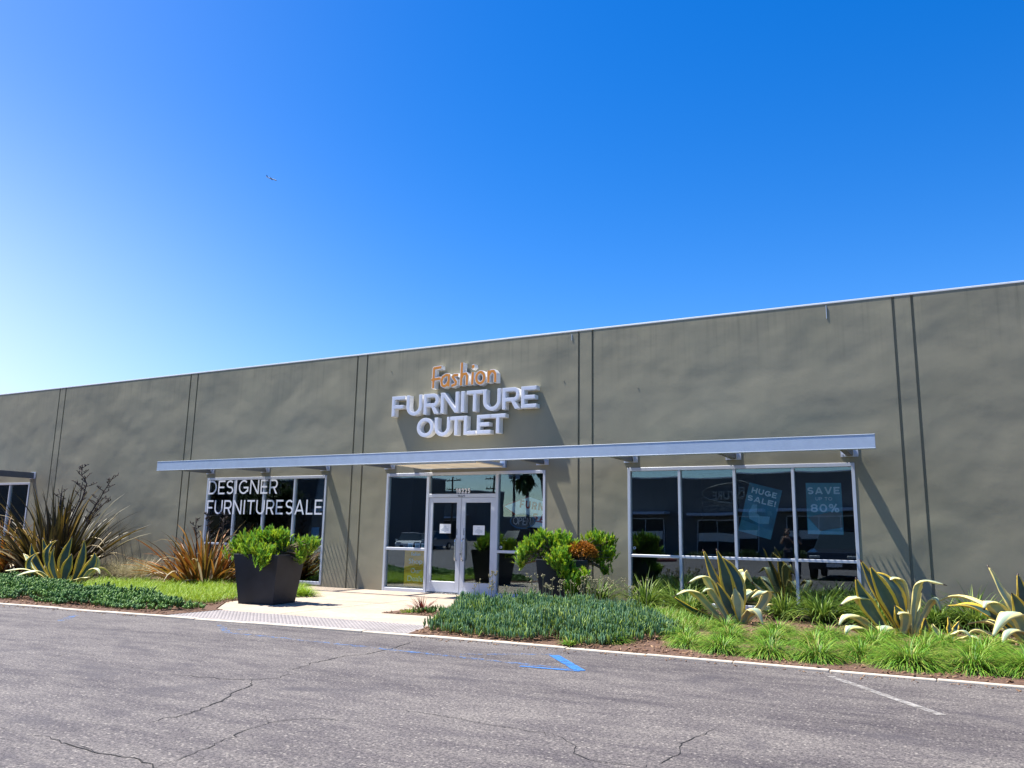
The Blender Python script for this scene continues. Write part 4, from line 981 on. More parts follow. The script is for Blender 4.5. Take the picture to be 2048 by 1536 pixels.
# agaves: each leaf follows three or four points (across, away, up) in metres
def agave_leaf(pts, w, mat, root, n=16, flip=1, roll=0, face=.6):
    P = [Vector(p) for p in pts]
    def bez(t):
        Q = list(P)
        while len(Q) > 1: Q = [a.lerp(b_, t) for a, b_ in zip(Q[:-1], Q[1:])]
        return Q[0]
    K = 7; V = []; UV = []
    up = Vector((0, 0, 1)); prev = None
    for i in range(n+1):
        t = i/n; p = bez(t); d = (bez(min(1, t+.02))-bez(max(0, t-.02))).normalized()
        rad = Vector((P[-1].x-P[0].x, P[-1].y-P[0].y, 0))
        side = Vector((-rad.y, rad.x, 0))
        side = side.normalized() if side.length > .02 else CR_.copy()
        if side.dot(CR_) < 0: side = -side
        side = (side*(1-face)+CR_*face).normalized()
        side = Matrix.Rotation(roll, 3, d) @ (side-d*side.dot(d)).normalized()
        nr = side.cross(d)
        wt = w*(.50+.55*math.sin(min(1, t/.62)*math.pi/2)**1.5)*min(1, (1.0-t)/.48+.0)**.85 if t < 1 else .003
        wt = max(wt, .004)
        wob = .012*math.sin(t*19+p.x*7)*(t < .95)
        for j in range(K):
            u = j/(K-1); s = (u-.5)*wt
            ch = (abs(u-.5)*2)**2*wt*.20
            q = p+side*s+nr*ch*flip
            if j in (0, K-1): q += nr*wob
            V.append(q); UV.append((u, t))
    F = [(i*K+j, i*K+j+1, (i+1)*K+j+1, (i+1)*K+j) for i in range(n) for j in range(K-1)]
    uv = np.array(UV); v = np.array([tuple(q) for q in V])
    o = np_mesh('leaf', v, np.array(F), mat, root, np.full(len(v), random.random()), uv)
    s = o.modifiers.new('thick', 'SOLIDIFY'); s.thickness = -.011*flip; s.offset = 0
    # marginal teeth as a tiny serrated edge
    return o
def agave(loc, scale, bpx, leaves, lab, extra=0):
    """leaves: (pixel points tip last, depth offsets, width, pale) measured on an enlarged view; scale = pixels per metre, bpx = base"""
    root = empty('variegated_agave', loc, lab, 'agave', 'variegated agaves in the beds')
    for pts, dep, w, pale in leaves:
        Q = []
        for (x, y), d in zip(pts, dep):
            u, z = (x-bpx[0])/scale, (bpx[1]-y)/scale
            v = CR_*u+CD_*d; Q.append((v.x, v.y, max(z, -.02)))
        agave_leaf(Q, w*1.02/scale, M['agave_pale' if pale else 'agave'], root, face=.55 if pale else .75)
    for i in range(extra):
        a = random.uniform(.15, 2.9); l = random.uniform(.6, .95); e = random.uniform(.35, 1.0)
        v = CR_*math.cos(a)+CD_*math.sin(a)
        Q = [(v.x*.06, v.y*.06, 0), (v.x*l*.4, v.y*l*.4, l*e), (v.x*l*.9, v.y*l*.9, l*e*1.1), (v.x*l*1.15, v.y*l*1.15, l*e*random.uniform(.2, .9))]
        agave_leaf(Q, random.uniform(.13, .19), M['agave_pale' if random.random() < .6 else 'agave'], root)
    return root
def gl(px, py): x, y = gpt(px, py, ZB); return (x, y, ZB)
agave(gl(1468, 1246), 459, (940, 1390), [
 ([(955, 1390), (900, 1130), (880, 1010), (812, 855)], (0, -.05, -.1, -.1), 92, 0),
 ([(950, 1390), (850, 1250), (780, 1000), (728, 862)], (0, -.0, .05, .05), 78, 0),
 ([(985, 1385), (1035, 1140), (985, 1010), (850, 905)], (0, .1, .15, .1), 95, 0),
 ([(915, 1390), (760, 1120), (800, 960), (590, 1112)], (0, .05, .0, -.1), 82, 1),
 ([(895, 1400), (640, 1180), (660, 1090), (478, 1195)], (0, -.1, -.2, -.3), 80, 1),
 ([(870, 1405), (740, 1330), (600, 1300), (478, 1200)], (0, -.05, -.1, -.15), 60, 0),
 ([(920, 1395), (760, 1190), (760, 1080), (680, 1170)], (-.05, -.15, -.2, -.3), 62, 1),
 ([(990, 1385), (1000, 1090), (1030, 920), (1110, 1115)], (.05, .2, .2, .15), 84, 1),
 ([(1020, 1380), (1200, 1240), (1240, 1060), (1035, 1215)], (0, .0, -.1, -.2), 80, 1),
 ([(990, 1400), (1010, 1270), (1075, 1190), (1098, 1425)], (-.05, -.25, -.35, -.42), 110, 1),
 ([(970, 1395), (960, 1250), (950, 1200), (930, 1130)], (-.05, -.12, -.15, -.16), 90, 1),
 ([(960, 1395), (900, 1300), (860, 1180), (800, 1090)], (-.05, -.1, -.1, -.12), 80, 0),
 ([(1000, 1390), (1090, 1330), (1200, 1250), (1285, 1268)], (0, .2, .3, .3), 50, 1)], 'tall variegated agave right of the chalk sticks before right window', 2)
agave(gl(1795, 1273), 397, (1310, 615), [
 ([(1325, 610), (1265, 450), (1190, 330), (1122, 190)], (0, .05, .05, .0), 92, 0),
 ([(1340, 610), (1290, 440), (1205, 330), (1160, 222)], (0, -.05, -.1, -.1), 88, 0),
 ([(1270, 605), (1160, 480), (1110, 400), (1076, 290)], (0, -.05, -.05, -.1), 86, 0),
 ([(1350, 610), (1355, 400), (1320, 290), (1195, 262)], (0, .0, .05, .1), 82, 0),
 ([(1370, 610), (1400, 330), (1340, 240), (1290, 310)], (0, .15, .1, .0), 84, 1),
 ([(1390, 612), (1425, 330), (1390, 250), (1592, 327)], (0, .0, -.05, -.1), 90, 1),
 ([(1400, 612), (1500, 420), (1570, 310), (1545, 480)], (0, .1, .0, -.1), 78, 1),
 ([(1260, 610), (1140, 420), (1130, 330), (972, 452)], (0, .05, .0, -.1), 84, 1),
 ([(1240, 612), (1090, 520), (1000, 420), (938, 562)], (0, -.1, -.2, -.25), 66, 1),
 ([(1200, 615), (1060, 590), (990, 480), (948, 605)], (-.05, -.25, -.35, -.4), 78, 1),
 ([(1250, 615), (1200, 540), (1160, 500), (1135, 615)], (-.05, -.3, -.42, -.5), 92, 1),
 ([(1320, 612), (1340, 520), (1320, 430), (1250, 488)], (-.05, -.2, -.3, -.35), 62, 1),
 ([(1345, 612), (1320, 520), (1290, 470), (1270, 440)], (-.05, -.15, -.2, -.2), 76, 0),
 ([(1420, 618), (1440, 590), (1438, 550), (1432, 498)], (-.05, -.15, -.18, -.2), 62, 0),
 ([(1385, 612), (1400, 540), (1430, 500), (1475, 360)], (0, .05, .05, .05), 60, 1)], 'middle agave of the right bed with leaf stretching right over the wall', 1)
agave(gl(1893, 1285), 397, (1560, 640), [
 ([(1560, 640), (1520, 610), (1500, 560), (1490, 545)], (0, 0, 0, 0), 34, 1), ([(1570, 640), (1575, 600), (1580, 550), (1580, 505)], (0, 0, 0, 0), 34, 0),
 ([(1590, 640), (1620, 600), (1640, 560), (1660, 530)], (0, .1, .1, .1), 32, 0), ([(1475, 648), (1560, 590), (1650, 500), (1640, 655)], (-.1, -.15, -.2, -.25), 50, 1),
 ([(1580, 640), (1640, 600), (1700, 560), (1670, 650)], (0, -.1, -.2, -.3), 40, 1)], 'small agave pup low between the middle and cut off agaves')
agave(gl(2056, 1288), 727, (905, 965), [
 ([(890, 950), (800, 700), (700, 480), (615, 210)], (0, .0, .05, .1), 155, 1), ([(910, 950), (900, 700), (850, 450), (822, 285)], (0, -.05, -.1, -.1), 140, 0),
 ([(880, 950), (720, 640), (560, 440), (500, 650)], (0, .1, .1, .0), 150, 1), ([(875, 960), (760, 560), (620, 540), (405, 900)], (-.05, -.2, -.3, -.35), 165, 1),
 ([(865, 965), (700, 800), (600, 690), (450, 950)], (-.1, -.25, -.35, -.45), 130, 1), ([(850, 940), (600, 640), (420, 600), (175, 625)], (0, .1, .15, .15), 120, 0),
 ([(840, 965), (560, 930), (380, 760), (290, 985)], (-.05, .05, .1, .0), 130, 1), ([(900, 960), (850, 720), (780, 560), (700, 470)], (-.05, -.1, -.15, -.2), 150, 0),
 ([(930, 960), (1000, 600), (1050, 400), (1080, 250)], (0, .05, .05, .05), 150, 0), ([(940, 960), (1150, 620), (1300, 500), (1420, 800)], (0, -.1, -.2, -.3), 140, 1),
 ([(900, 970), (880, 850), (860, 800), (800, 990)], (-.1, -.3, -.45, -.55), 130, 1)], 'large agave cut by the right picture edge', 4)
agave(gl(131, 1172), 364, (540, 1205), [
 ([(540, 1200), (480, 1050), (540, 930), (568, 795)], (0, -.1, -.1, -.1), 84, 0), ([(590, 1205), (640, 1050), (670, 950), (650, 818)], (0, 0, 0, 0), 72, 0),
 ([(610, 1205), (720, 1080), (800, 1000), (765, 925)], (0, -.1, -.1, -.1), 80, 0), ([(480, 1205), (400, 1050), (320, 950), (282, 815)], (0, .1, .1, .1), 70, 0),
 ([(470, 1205), (340, 1000), (320, 900), (430, 830)], (0, .0, .0, .0), 72, 0), ([(440, 1205), (260, 1060), (200, 950), (193, 865)], (0, .1, .1, .1), 60, 0),
 ([(430, 1205), (200, 1120), (190, 980), (320, 935)], (0, -.1, -.1, -.1), 66, 0), ([(480, 1210), (360, 1000), (300, 1090), (190, 1130)], (-.1, -.3, -.4, -.45), 64, 1),
 ([(640, 1205), (760, 1080), (800, 950), (710, 960)], (0, .1, .1, .0), 64, 1), ([(650, 1208), (740, 1050), (830, 1000), (870, 1110)], (0, -.1, -.2, -.3), 52, 1),
 ([(540, 1208), (560, 1080), (600, 1000), (610, 940)], (-.1, -.2, -.25, -.25), 82, 0), ([(520, 1208), (440, 1090), (420, 1000), (440, 880)], (-.1, -.1, -.15, -.15), 70, 0),
 ([(430, 1210), (260, 1000), (120, 1080), (60, 1090)], (0, -.1, -.2, -.2), 52, 1), ([(420, 1208), (180, 1010), (160, 990), (112, 950)], (0, .1, .2, .2), 50, 1),
 ([(560, 1215), (640, 1150), (720, 1120), (800, 1125)], (-.1, -.3, -.3, -.3), 46, 1), ([(500, 1215), (420, 1180), (340, 1230), (295, 1290)], (-.1, -.5, -.9, -1.1), 52, 1)], 'variegated agave before the dark flax in left bed', 3)

# planters with shrubs
def planter(loc, rz, lab):
    root = empty('planter', loc, lab, 'planter', 'charcoal planters by the entry', rz)
    h, bs, ts, wl = .90, .37, .475, .035
    b = MB()
    def ring(s, z): return [(-s, -s, z), (s, -s, z), (s, s, z), (-s, s, z)]
    V = ring(bs, 0)+ring(ts, h)+ring(ts-wl, h)+ring(ts-wl-.012, h-.10)
    F = [(3, 2, 1, 0)]+[(k*4+j, k*4+(j+1) % 4, (k+1)*4+(j+1) % 4, (k+1)*4+j) for k in range(3) for j in range(4)]
    b.add(V, F); o = b.obj('pot', M['planter'], root); bevel(o, .010, 2)
    b = MB(); s = ts-wl-.016; b.box(-s, s, -s, s, h-.16, h-.08); b.obj('soil', M['soil'], root)
    return root
P1 = gpt(521, 1211, ZW); P1 = Vector((P1[0]-.30, P1[1]+.46, ZW))
P2 = Vector((-1.25, -1.72, ZB))
planter(P1, R(11), 'left charcoal tapered planter standing on the entry walk'); planter(P2, R(20), 'right charcoal tapered planter beside the entrance, behind succulents')
def shrub(name, loc, lobes, ntip, mat, lab, ll=.07, stems=True, per=42, plume=.19):
    root = empty(name, loc, lab, 'shrub')
    w = np.array([l[3]**2*(l[4] if len(l) > 4 else 1) for l in lobes]); w = w/w.sum()
    which = RNG.choice(len(lobes), ntip, p=w); tips = []; axes = []
    for k in which:
        u, d, z, r = lobes[k][:4]
        v = RNG.normal(size=3); v /= np.linalg.norm(v)
        if v[2] < -.35: v[2] *= -1
        c = np.array(CR_)*u+np.array(CD_)*d+np.array([0, 0, z]); rr = r*RNG.uniform(.62, 1.0)
        rr = r*RNG.uniform(.5, 1.12); tips.append(c+v*rr*np.array([1, 1, .85])); a = v*.75+np.array([0, 0, .75])+RNG.normal(0, .25, 3); axes.append(a/np.linalg.norm(a))
    tips = np.array(tips); axes = np.array(axes); n = ntip
    K = n*per; ax = np.repeat(axes, per, 0); pl = np.repeat(RNG.uniform(.7, 1.2, n), per)
    s = RNG.random(K); along = (-plume*pl*(1-s))
    base = np.repeat(tips, per, 0)+ax*along[:, None]
    rv = RNG.normal(size=(K, 3)); rv -= (rv*ax).sum(1)[:, None]*ax; rv /= np.linalg.norm(rv, axis=1)[:, None]
    open_ = .22+.55*(1-s)+RNG.normal(0, .12, K)
    dirv = ax*np.cos(open_)[:, None]+rv*np.sin(open_)[:, None]
    el = np.arcsin(np.clip(dirv[:, 2], -1, 1)); az = np.arctan2(dirv[:, 1], dirv[:, 0])
    rnd = np.clip(np.repeat(RNG.random(n), per)*.7+.3*RNG.random(K), 0, 1)
    blades('foliage', M[mat], base, az, el, ll*RNG.uniform(.7, 1.25, K), np.full(K, .0155), RNG.uniform(-.35, .35, K), root, 2, 0, 'needle', rnd)
    if stems:
        b = MB()
        for t, a in list(zip(tips, axes))[::2]:
            t = Vector(t); p0 = Vector((t.x*.18, t.y*.18, -.06)); m = p0.lerp(t, .6)+Vector((0, 0, .03)); e = t-Vector(a)*.06
            b.tube([p0, m, e], [.012, .008, .005], 5)
        b.obj('stem', M['stem'], root)
    return root
zt = .90
shrub('planter_shrub', P1+Vector((0, 0, zt)), [(-.62, 0, .06, .26), (-.42, .0, .18, .28), (-.18, .05, .24, .28), (.05, .0, .28, .26), (.20, .0, .32, .20, 1.3), (.34, 0, .10, .22), (.66, -.02, .14, .26), (.80, -.05, .18, .18), (-.25, -.3, .04, .26), (.02, -.42, .0, .26, 1.3), (.02, -.55, -.10, .17, 1.2), (.62, -.1, -.04, .20), (0, .3, .12, .32)], 680, 'spurge', 'bushy yellow green shrub spreading over the left planter')
shrub('planter_shrub', P2+Vector((0, 0, zt)), [(-.52, -.05, .20, .28), (-.38, .0, .34, .24), (-.10, .0, .32, .26, 1.2), (-.72, -.1, .10, .24), (-.78, -.1, -.04, .17), (.05, -.15, .2, .3), (.62, .05, .34, .24), (.88, .05, .34, .17), (.70, .0, .05, .24), (.85, 0, .12, .2), (.78, 0, -.16, .15), (-.10, -.5, .02, .26, 1.3), (.02, -.55, -.18, .20, 1.5), (.14, -.62, -.36, .19, 1.5), (.30, -.58, -.28, .16, 1.2), (.10, -.6, -.56, .14, 1.2), (.55, .2, .3, .25)], 860, 'spurge', 'bushy shrub trailing down the front of the right planter')
# the rusty flower head in it
root = empty('rusty_flower_head', P2+Vector((CR_.x*.30-CD_.x*.22, CR_.y*.30-CD_.y*.22, zt+.02)), 'rusty orange dried flower clump in the right planter shrub', 'plant')
k = 2600; v = RNG.normal(size=(k, 3)); v[:, 2] = np.abs(v[:, 2]); v /= np.linalg.norm(v, axis=1)[:, None]
base = v*np.array([.34, .26, .27])*RNG.uniform(.75, 1.0, (k, 1))+np.array([0, 0, .04])
blades('flower_head', M['rust'], base, np.arctan2(v[:, 1], v[:, 0])+RNG.normal(0, .9, k), np.arcsin(v[:, 2])+RNG.normal(0, .5, k), RNG.uniform(.03, .055, k), np.full(k, .022), RNG.uniform(0, .8, k), root, 2, .2, 'oval')
b = MB()
for i in range(9): a = i*.7; b.tube([(0, 0, -.08), (.08*math.cos(a), .08*math.sin(a), .15), (.2*math.cos(a), .18*math.sin(a), .3)], [.01, .008, .005], 5)
b.obj('stem', M['stem'], root)
#@@FAR
# ------------------------------------------------------------------ the other side of the lot (seen in the glass) and the aeroplane
M['far_wall'] = simple('far_wall_paint', (.12, .12, .12), .8, var=.08, vscale=.4)
M['far_band'] = simple('white_sign_band', (.62, .62, .60), .5, var=.05)
M['far_wall2'] = simple('dimmed_sign_grey', (.26, .27, .26), .6)  # sign colour greyed so that its reflection in the window looks dimmer
M['dark_glass'] = simple('dark_far_glass', (.02, .03, .035), .08, 0, .5)
M['bark'] = simple('bark', (.12, .09, .065), .9, var=.3)
M['pole_wood'] = simple('pole_wood', (.10, .075, .055), .9, var=.3)
M['palm'] = mat_leaf('palm_fronds', [(.03, .06, .015), (.06, .10, .02), (.10, .12, .03)], trans=.15)
M['tree'] = mat_leaf('tree_leaves', [(.02, .045, .015), (.04, .075, .02), (.07, .11, .03)], trans=.2)
M['rubber'] = simple('tyre_rubber', (.02, .02, .02), .85)
M['lamp'] = simple('lamp_lens', (.6, .6, .58), .15)
def far_building(x0, x1, y, h, lab, bays, band=True, dp=24):
    root = empty('far_building', ((x0+x1)/2, y, 0), lab, 'building'); ox, oy = -(x0+x1)/2, -y
    def part(b, nm, mt):
        o = b.obj(nm, mt, root); o.location = (ox, oy, 0); return o
    b = MB(); b.box(x0, x1, y-dp, y, -.1, h); part(b, 'wall', M['far_wall'])
    b = MB(); b.box(x0-.05, x1+.05, y-dp-.05, y+.06, h+.002, h+.10); part(b, 'parapet_coping', M['white'])
    for (a, c) in bays:
        n = max(2, int((c-a)/1.5)); w = (c-a)/n
        f = MB(); f.box(a, c, y+.003, y+.07, .3, .38); f.box(a, c, y+.003, y+.07, 3.0, 3.08)
        for i in range(n+1): f.box(a+i*w-.03, a+i*w+.03, y+.003, y+.072, .382, 2.998)
        fo = part(f, 'window', M['alu'])
        g = MB(); g.box(a+.03, c-.03, y+.004, y+.03, .385, 2.995); g.obj('pane', M['dark_glass'], fo)
        if band: g = MB(); g.box(a+.1, c-.1, y+.074, y+.09, 1.35, 2.0); g.obj('sign_band', M['far_band'], fo)
        k = MB(); k.box(a-.5, c+.5, y+.01, y+1.4, 3.35, 3.55); part(k, 'canopy', M['metal'])
    return root
fb = far_building(-21.5, 26, -46, 6.05, 'long dark store building across the parking lot', [(-20.5, -14.5), (-12.5, -6.5), (-4.5, 1.5), (4, 10), (13, 19)])
b = MB(); b.tube([(x-9.4-0, 0, z+4.95) for x, z in arc(0, 0, 2.7, .72, 0, 360, 40)], .035, 6, False); o = b.obj('sign_oval', M['far_wall2'], fb); o.location = (-2.25, .12, 0)
vs, fs = text_mesh('FURNITURE', .02); vs = flat_to_box(vs, (-1.9, 1.9, -.5, .12)); n0 = len(vs)
V, F = solid(vs, fs, -.05, .05); V = [(-x-11.65, -y+.12, z+4.95) for x, y, z in V]; mesh_obj('sign_lettering', V, F, M['far_wall2'], fb)
far_building(-170, -37.5, -45, 6.4, 'dark store building beyond the street gap', [(-84, -76), (-72, -64), (-60, -52), (-48, -42)], False, 4)
far_building(-70, -56, -85, 7.6, 'dark low building far down the street', [(-68, -64), (-62, -58)], False, 10)
far_building(-120, -44, -150, 5.5, 'long low warehouse on the far horizon', [(-110, -90), (-80, -60)], False, 10)
def utility_pole(x, y, h, lab):
    root = empty('utility_pole', (x, y, 0), lab, 'utility pole', 'utility poles across the lot')
    b = MB(); b.tube([(0, 0, -.2), (0, 0, h*.6), (0, 0, h)], [.17, .14, .11], 8); b.obj('pole', M['pole_wood'], root)
    for z, w in ((h-.5, 1.3), (h-1.7, 1.1)):
        b = MB(); b.box(-w, w, -.12-.06, -.12+.06, z, z+.12)
        for q in (-w*.9, -w*.45, w*.45, w*.9): b.tube([(q, -.12, z+.12), (q, -.12, z+.32)], [.05, .03], 6)
        b.obj('crossarm', M['pole_wood'], root)
    for s in (-.42, .42): b = MB(); b.tube([(s, .0, h-3.4), (s, 0, h-2.5)], .22, 10); b.obj('transformer', M['metal'], root)
    return root
poles = [(-33.3, -56, 10.2), (-47.3, -75, 8.8), (-56.8, -80, 9.2), (-29.2, -62, 12.5)]
for (x, y, h), s in zip(poles, ('nearest wooden utility pole behind the lot', 'wooden utility pole left of the palms', 'wooden utility pole above the dark far roof', 'wooden utility pole beside the palm trunks')): utility_pole(x, y, h, s)
def palm(x, y, h, lab):
    root = empty('palm_tree', (x, y, 0), lab, 'palm tree', 'palm trees across the lot')
    b = MB(); b.tube([(.3*math.sin(i*.5), 0, h*i/8-.1) for i in range(9)], [.28]+[.2]*7+[.3], 9); b.obj('trunk', M['bark'], root, True)
    k = 110; el = RNG.uniform(-1.2, 1.45, k); cx = .3*math.sin(4)
    blades('crown', M['palm'], np.column_stack([np.full(k, cx), np.zeros(k), h-.1+.5*np.sin(el)]), RNG.uniform(0, 6.28, k), el, RNG.uniform(1.3, 2.0, k), np.full(k, .42), RNG.uniform(.2, 1.3, k), root, 6, .5, 'oval')
    return root
palm(-32.4, -57, 7.4, 'palm tree with a shaggy crown beside the utility pole'); palm(-30.6, -57, 8.8, 'taller palm tree nearest the long far building')
def tree(x, y, h, r, lab):
    root = empty('broadleaf_tree', (x, y, 0), lab, 'tree', 'trees across the lot')
    b = MB(); b.tube([(0, 0, -.1), (.1, 0, h*.3), (.0, .1, h*.6)], [.2, .15, .08], 8)
    for i in range(6): a = i*1.05; b.tube([(.08, 0, h*.3), (math.cos(a)*r*.4, math.sin(a)*r*.4, h*.55), (math.cos(a)*r*.7, math.sin(a)*r*.7, h*.75)], [.09, .06, .03], 6)
    b.obj('trunk', M['bark'], root)
    k = 9000; cl = RNG.normal(size=(46, 3)); cl /= np.linalg.norm(cl, axis=1)[:, None]; cl *= RNG.uniform(.35, 1, (46, 1)); w = RNG.integers(0, 46, k)
    p = (cl[w]+RNG.normal(0, .13, (k, 3)))*np.array([r, r, h*.36])+np.array([0, 0, h*.64])
    blades('crown', M['tree'], p, RNG.uniform(0, 6.28, k), RNG.uniform(-.6, 1, k), RNG.uniform(.14, .26, k), np.full(k, .12), RNG.uniform(0, .8, k), root, 2, .3, 'oval')
for i, (x, y, h, r) in enumerate(((-56, -36, 8, 3.4), (-64, -34, 7.5, 3.2), (-50, -39, 6.5, 2.6), (-72, -36, 8, 3.4), (-46.5, -37, 5.5, 2.2))): tree(x, y, h, r, ORD[i]+' dark street tree from the left of the row before the far building' if False else ('tallest street tree in front of the far dark building', 'wide street tree left of the tallest one', 'slim street tree right of the tallest one', 'leftmost street tree before the far dark building', 'shortest street tree before the far dark building')[i])
# island with shrubs and a red kerb
b = MB(); b.prism([(-12.5+3.4*math.cos(t), -33+1.7*math.sin(t)) for t in np.linspace(0, 6.28, 40)[:-1]], -.05, .15); isl = b.obj('planting_island', simple('red_kerb_paint', (.30, .07, .05), .7)); tag(isl, kind='structure')
b = MB(); b.prism([(-12.5+3.0*math.cos(t), -33+1.4*math.sin(t)) for t in np.linspace(0, 6.28, 40)[:-1]], .1, .17); tag(b.obj('island_soil', M['mulch']), kind='structure')
for i, x in enumerate(np.arange(-20, 19, 2.6)):
    k = 900; p = RNG.normal(0, 1, (k, 3)); p /= np.linalg.norm(p, axis=1)[:, None]; p *= RNG.uniform(.5, 1, (k, 1))*np.array([1.1, .7, .55]); p[:, 2] = np.abs(p[:, 2])
    o = blades('far_shrub', M['tree'], p, RNG.uniform(0, 6.28, k), RNG.uniform(-.2, 1.3, k), RNG.uniform(.12, .25, k), np.full(k, .07), RNG.uniform(0, 1, k), None, 2, .3, 'oval'); o.location = (x, -44.2, 0)
    tag(o, 'low dark shrub along the foot of the far store', 'shrub', 'shrubs along the far store')
# parked cars
def car(loc, rz, paint, lab, suv=False):
    root = empty('parked_car', loc, lab, 'car', 'cars parked in the lot', rz)
    hh = 1.0 if suv else .86; top = 1.72 if suv else 1.45
    prof = [(-2.25, .35), (-2.3, .62), (-2.2, hh-.1), (-1.25, hh+.02), (1.75, hh+.04), (2.2, hh-.02), (2.28, .6), (2.2, .35)]
    b = MB(); V = []; hw = .90
    rings = [(-hw+.06, .97), (-hw, 1), (hw, 1), (hw-.06, .97)]
    n = len(prof)
    for w, s in rings: V += [(w, x*s, .35+(z-.35)*(s if z > .5 else 1)) for x, z in prof]
    F = [tuple(range(n)), tuple(range(4*n-1, 3*n-1, -1))]+[(k*n+(i+1) % n, k*n+i, (k+1)*n+i, (k+1)*n+(i+1) % n) for k in range(3) for i in range(n)]
    b.add(V, F); o = b.obj('body', paint, root); bevel(o, .06, 3)
    cab = [(-1.2, hh-.03), (-.45, top-.06), (.2, top), (1.3 if suv else .9, top-.05), (1.95 if suv else 1.75, hh-.03)]
    b = MB(); n = len(cab); V = [(-.80, x, z) if z < hh+.1 else (-.62, x, z) for x, z in cab]+[(.80, x, z) if z < hh+.1 else (.62, x, z) for x, z in cab]
    b.add(V, [tuple(range(n)), tuple(range(2*n-1, n-1, -1))]+[((i+1) % n, i, n+i, n+(i+1) % n) for i in range(n)]); o = b.obj('glasshouse', M['dark_glass'], root); bevel(o, .04, 2)
    b = MB(); b.box(-.63, .63, -.42, (1.3 if suv else .9), top-.03, top+.02); o = b.obj('roof', paint, root); bevel(o, .02, 2)
    for sx in (-1, 1):
        for wy in (-1.4, 1.35):
            b = MB(); b.tube([(sx*.72, wy, .33), (sx*.935, wy, .33)], .33, 22); w = b.obj('wheel', M['rubber'], root); bevel(w, .03, 2)
            b = MB(); b.tube([(sx*.90, wy, .33), (sx*.945, wy, .33)], .2, 14); b.obj('rim', M['steel'], w)
        b = MB(); b.box(sx*.62-.2, sx*.62+.2, -2.27, -2.18, .66, .79); o = b.obj('headlight', M['lamp'], root); bevel(o, .02, 2)
        b = MB(); b.box(sx*.95-.09, sx*.95+.09, -.95, -.83, hh, hh+.14); o = b.obj('mirror', paint, root); bevel(o, .02, 2)
        b = MB(); b.box(sx*.68-.14, sx*.68+.14, 2.19, 2.29, .66, .82); b.obj('tail_light', M['red'], root)
    b = MB(); b.box(-.5, .5, -2.315, -2.25, .42, .58); b.obj('grille', M['black'], root)
    b = MB(); b.box(-.26, .26, -2.335, -2.317, .44, .56); b.obj('number_plate', M['white'], root)
    return root
dark = simple('dark_car_paint', (.02, .022, .028), .15, 0, .6); white = simple('white_car_paint', (.7, .7, .7), .2, 0, .6); silver = simple('silver_car_paint', (.32, .33, .35), .2, .4, .6)
car((1.55, -17.1, 0), R(180), dark, 'dark car nosed towards the store beside the photographer', True)
car((-30.5, -35, 0), R(150), white, 'small white car across the lot, mirrored in left side light')
for i, (x, c, l) in enumerate(((-25.5, dark, 'dark car parked in the far row by the street'), (-22.7, silver, 'silver car parked in the far row'), (-34, silver, 'silver car at the left end of the far row'))): car((x, -42, 0), R(180), c, l, i == 0)

# person with raised arms near the dark car, seen in the right window
def skin(name, joints, edges, mat, parent, lv=2):
    me = bpy.data.meshes.new(name); me.from_pydata([j[0] for j in joints], edges, []); o = bpy.data.objects.new(name, me); link(o, parent)
    o.modifiers.new('skin', 'SKIN'); sv = me.skin_vertices[0].data
    for s, j in zip(sv, joints): s.radius = (j[1], j[2] if len(j) > 2 else j[1])
    sv[0].use_root = True
    ss = o.modifiers.new('sub', 'SUBSURF'); ss.levels = lv; ss.render_levels = lv; me.materials.append(mat)
    return o
M['skin'] = simple('skin', (.45, .27, .19), .5, var=.05); M['shirt'] = simple('dark_shirt', (.045, .05, .06), .85); M['jeans'] = simple('dark_trousers', (.04, .045, .065), .85); M['hair'] = simple('brown_hair', (.05, .03, .02), .6)
pr = empty('person', (.1, -15.75, 0), 'person in dark clothes with both forearms raised to the face', 'person', None, R(180))
# faces +y after the half turn the figure looks at the store; local front is -y
J = [((0, 0, .95), .135, .105), ((0, 0, 1.12), .125, .09), ((0, -.01, 1.30), .155, .10), ((0, 0, 1.42), .11, .085), ((0, -.01, 1.50), .052), ((0, -.03, 1.57), .075, .085), ((0, -.03, 1.66), .078, .095), ((0, -.02, 1.73), .05, .06),
     ((.17, 0, 1.42), .055), ((.25, -.05, 1.18), .043), ((.12, -.27, 1.36), .033), ((.075, -.31, 1.45), .026),
     ((-.17, 0, 1.42), .055), ((-.25, -.05, 1.18), .043), ((-.12, -.27, 1.36), .033), ((-.075, -.31, 1.45), .026),
     ((.09, 0, .88), .085), ((.11, -.01, .50), .058), ((.12, .02, .10), .04), ((.13, -.13, .04), .035),
     ((-.09, 0, .88), .085), ((-.11, -.01, .50), .058), ((-.12, .02, .10), .04), ((-.13, -.13, .04), .035)]
E_ = [(0, 1), (1, 2), (2, 3), (3, 4), (4, 5), (5, 6), (6, 7), (3, 8), (8, 9), (9, 10), (10, 11), (3, 12), (12, 13), (13, 14), (14, 15), (0, 16), (16, 17), (17, 18), (18, 19), (0, 20), (20, 21), (21, 22), (22, 23)]
skin('body', J, E_, M['skin'], pr)
sh = [(p, *[r+.014 for r in rr]) for p, *rr in (J[0], J[1], J[2], J[3], J[8], J[9], J[12], J[13])]
skin('shirt', sh, [(0, 1), (1, 2), (2, 3), (3, 4), (4, 5), (3, 6), (6, 7)], M['shirt'], pr)
tr = [(p, *[r+.016 for r in rr]) for p, *rr in (((0, 0, .96), .13, .10), J[16], J[17], J[18], J[20], J[21], J[22])]
skin('trousers', tr, [(0, 1), (1, 2), (2, 3), (0, 4), (4, 5), (5, 6)], M['jeans'], pr)
skin('hair', [((0, .02, 1.66), .082, .088), ((0, .0, 1.735), .07, .08), ((0, .05, 1.60), .06, .05)], [(0, 1), (0, 2)], M['hair'], pr)
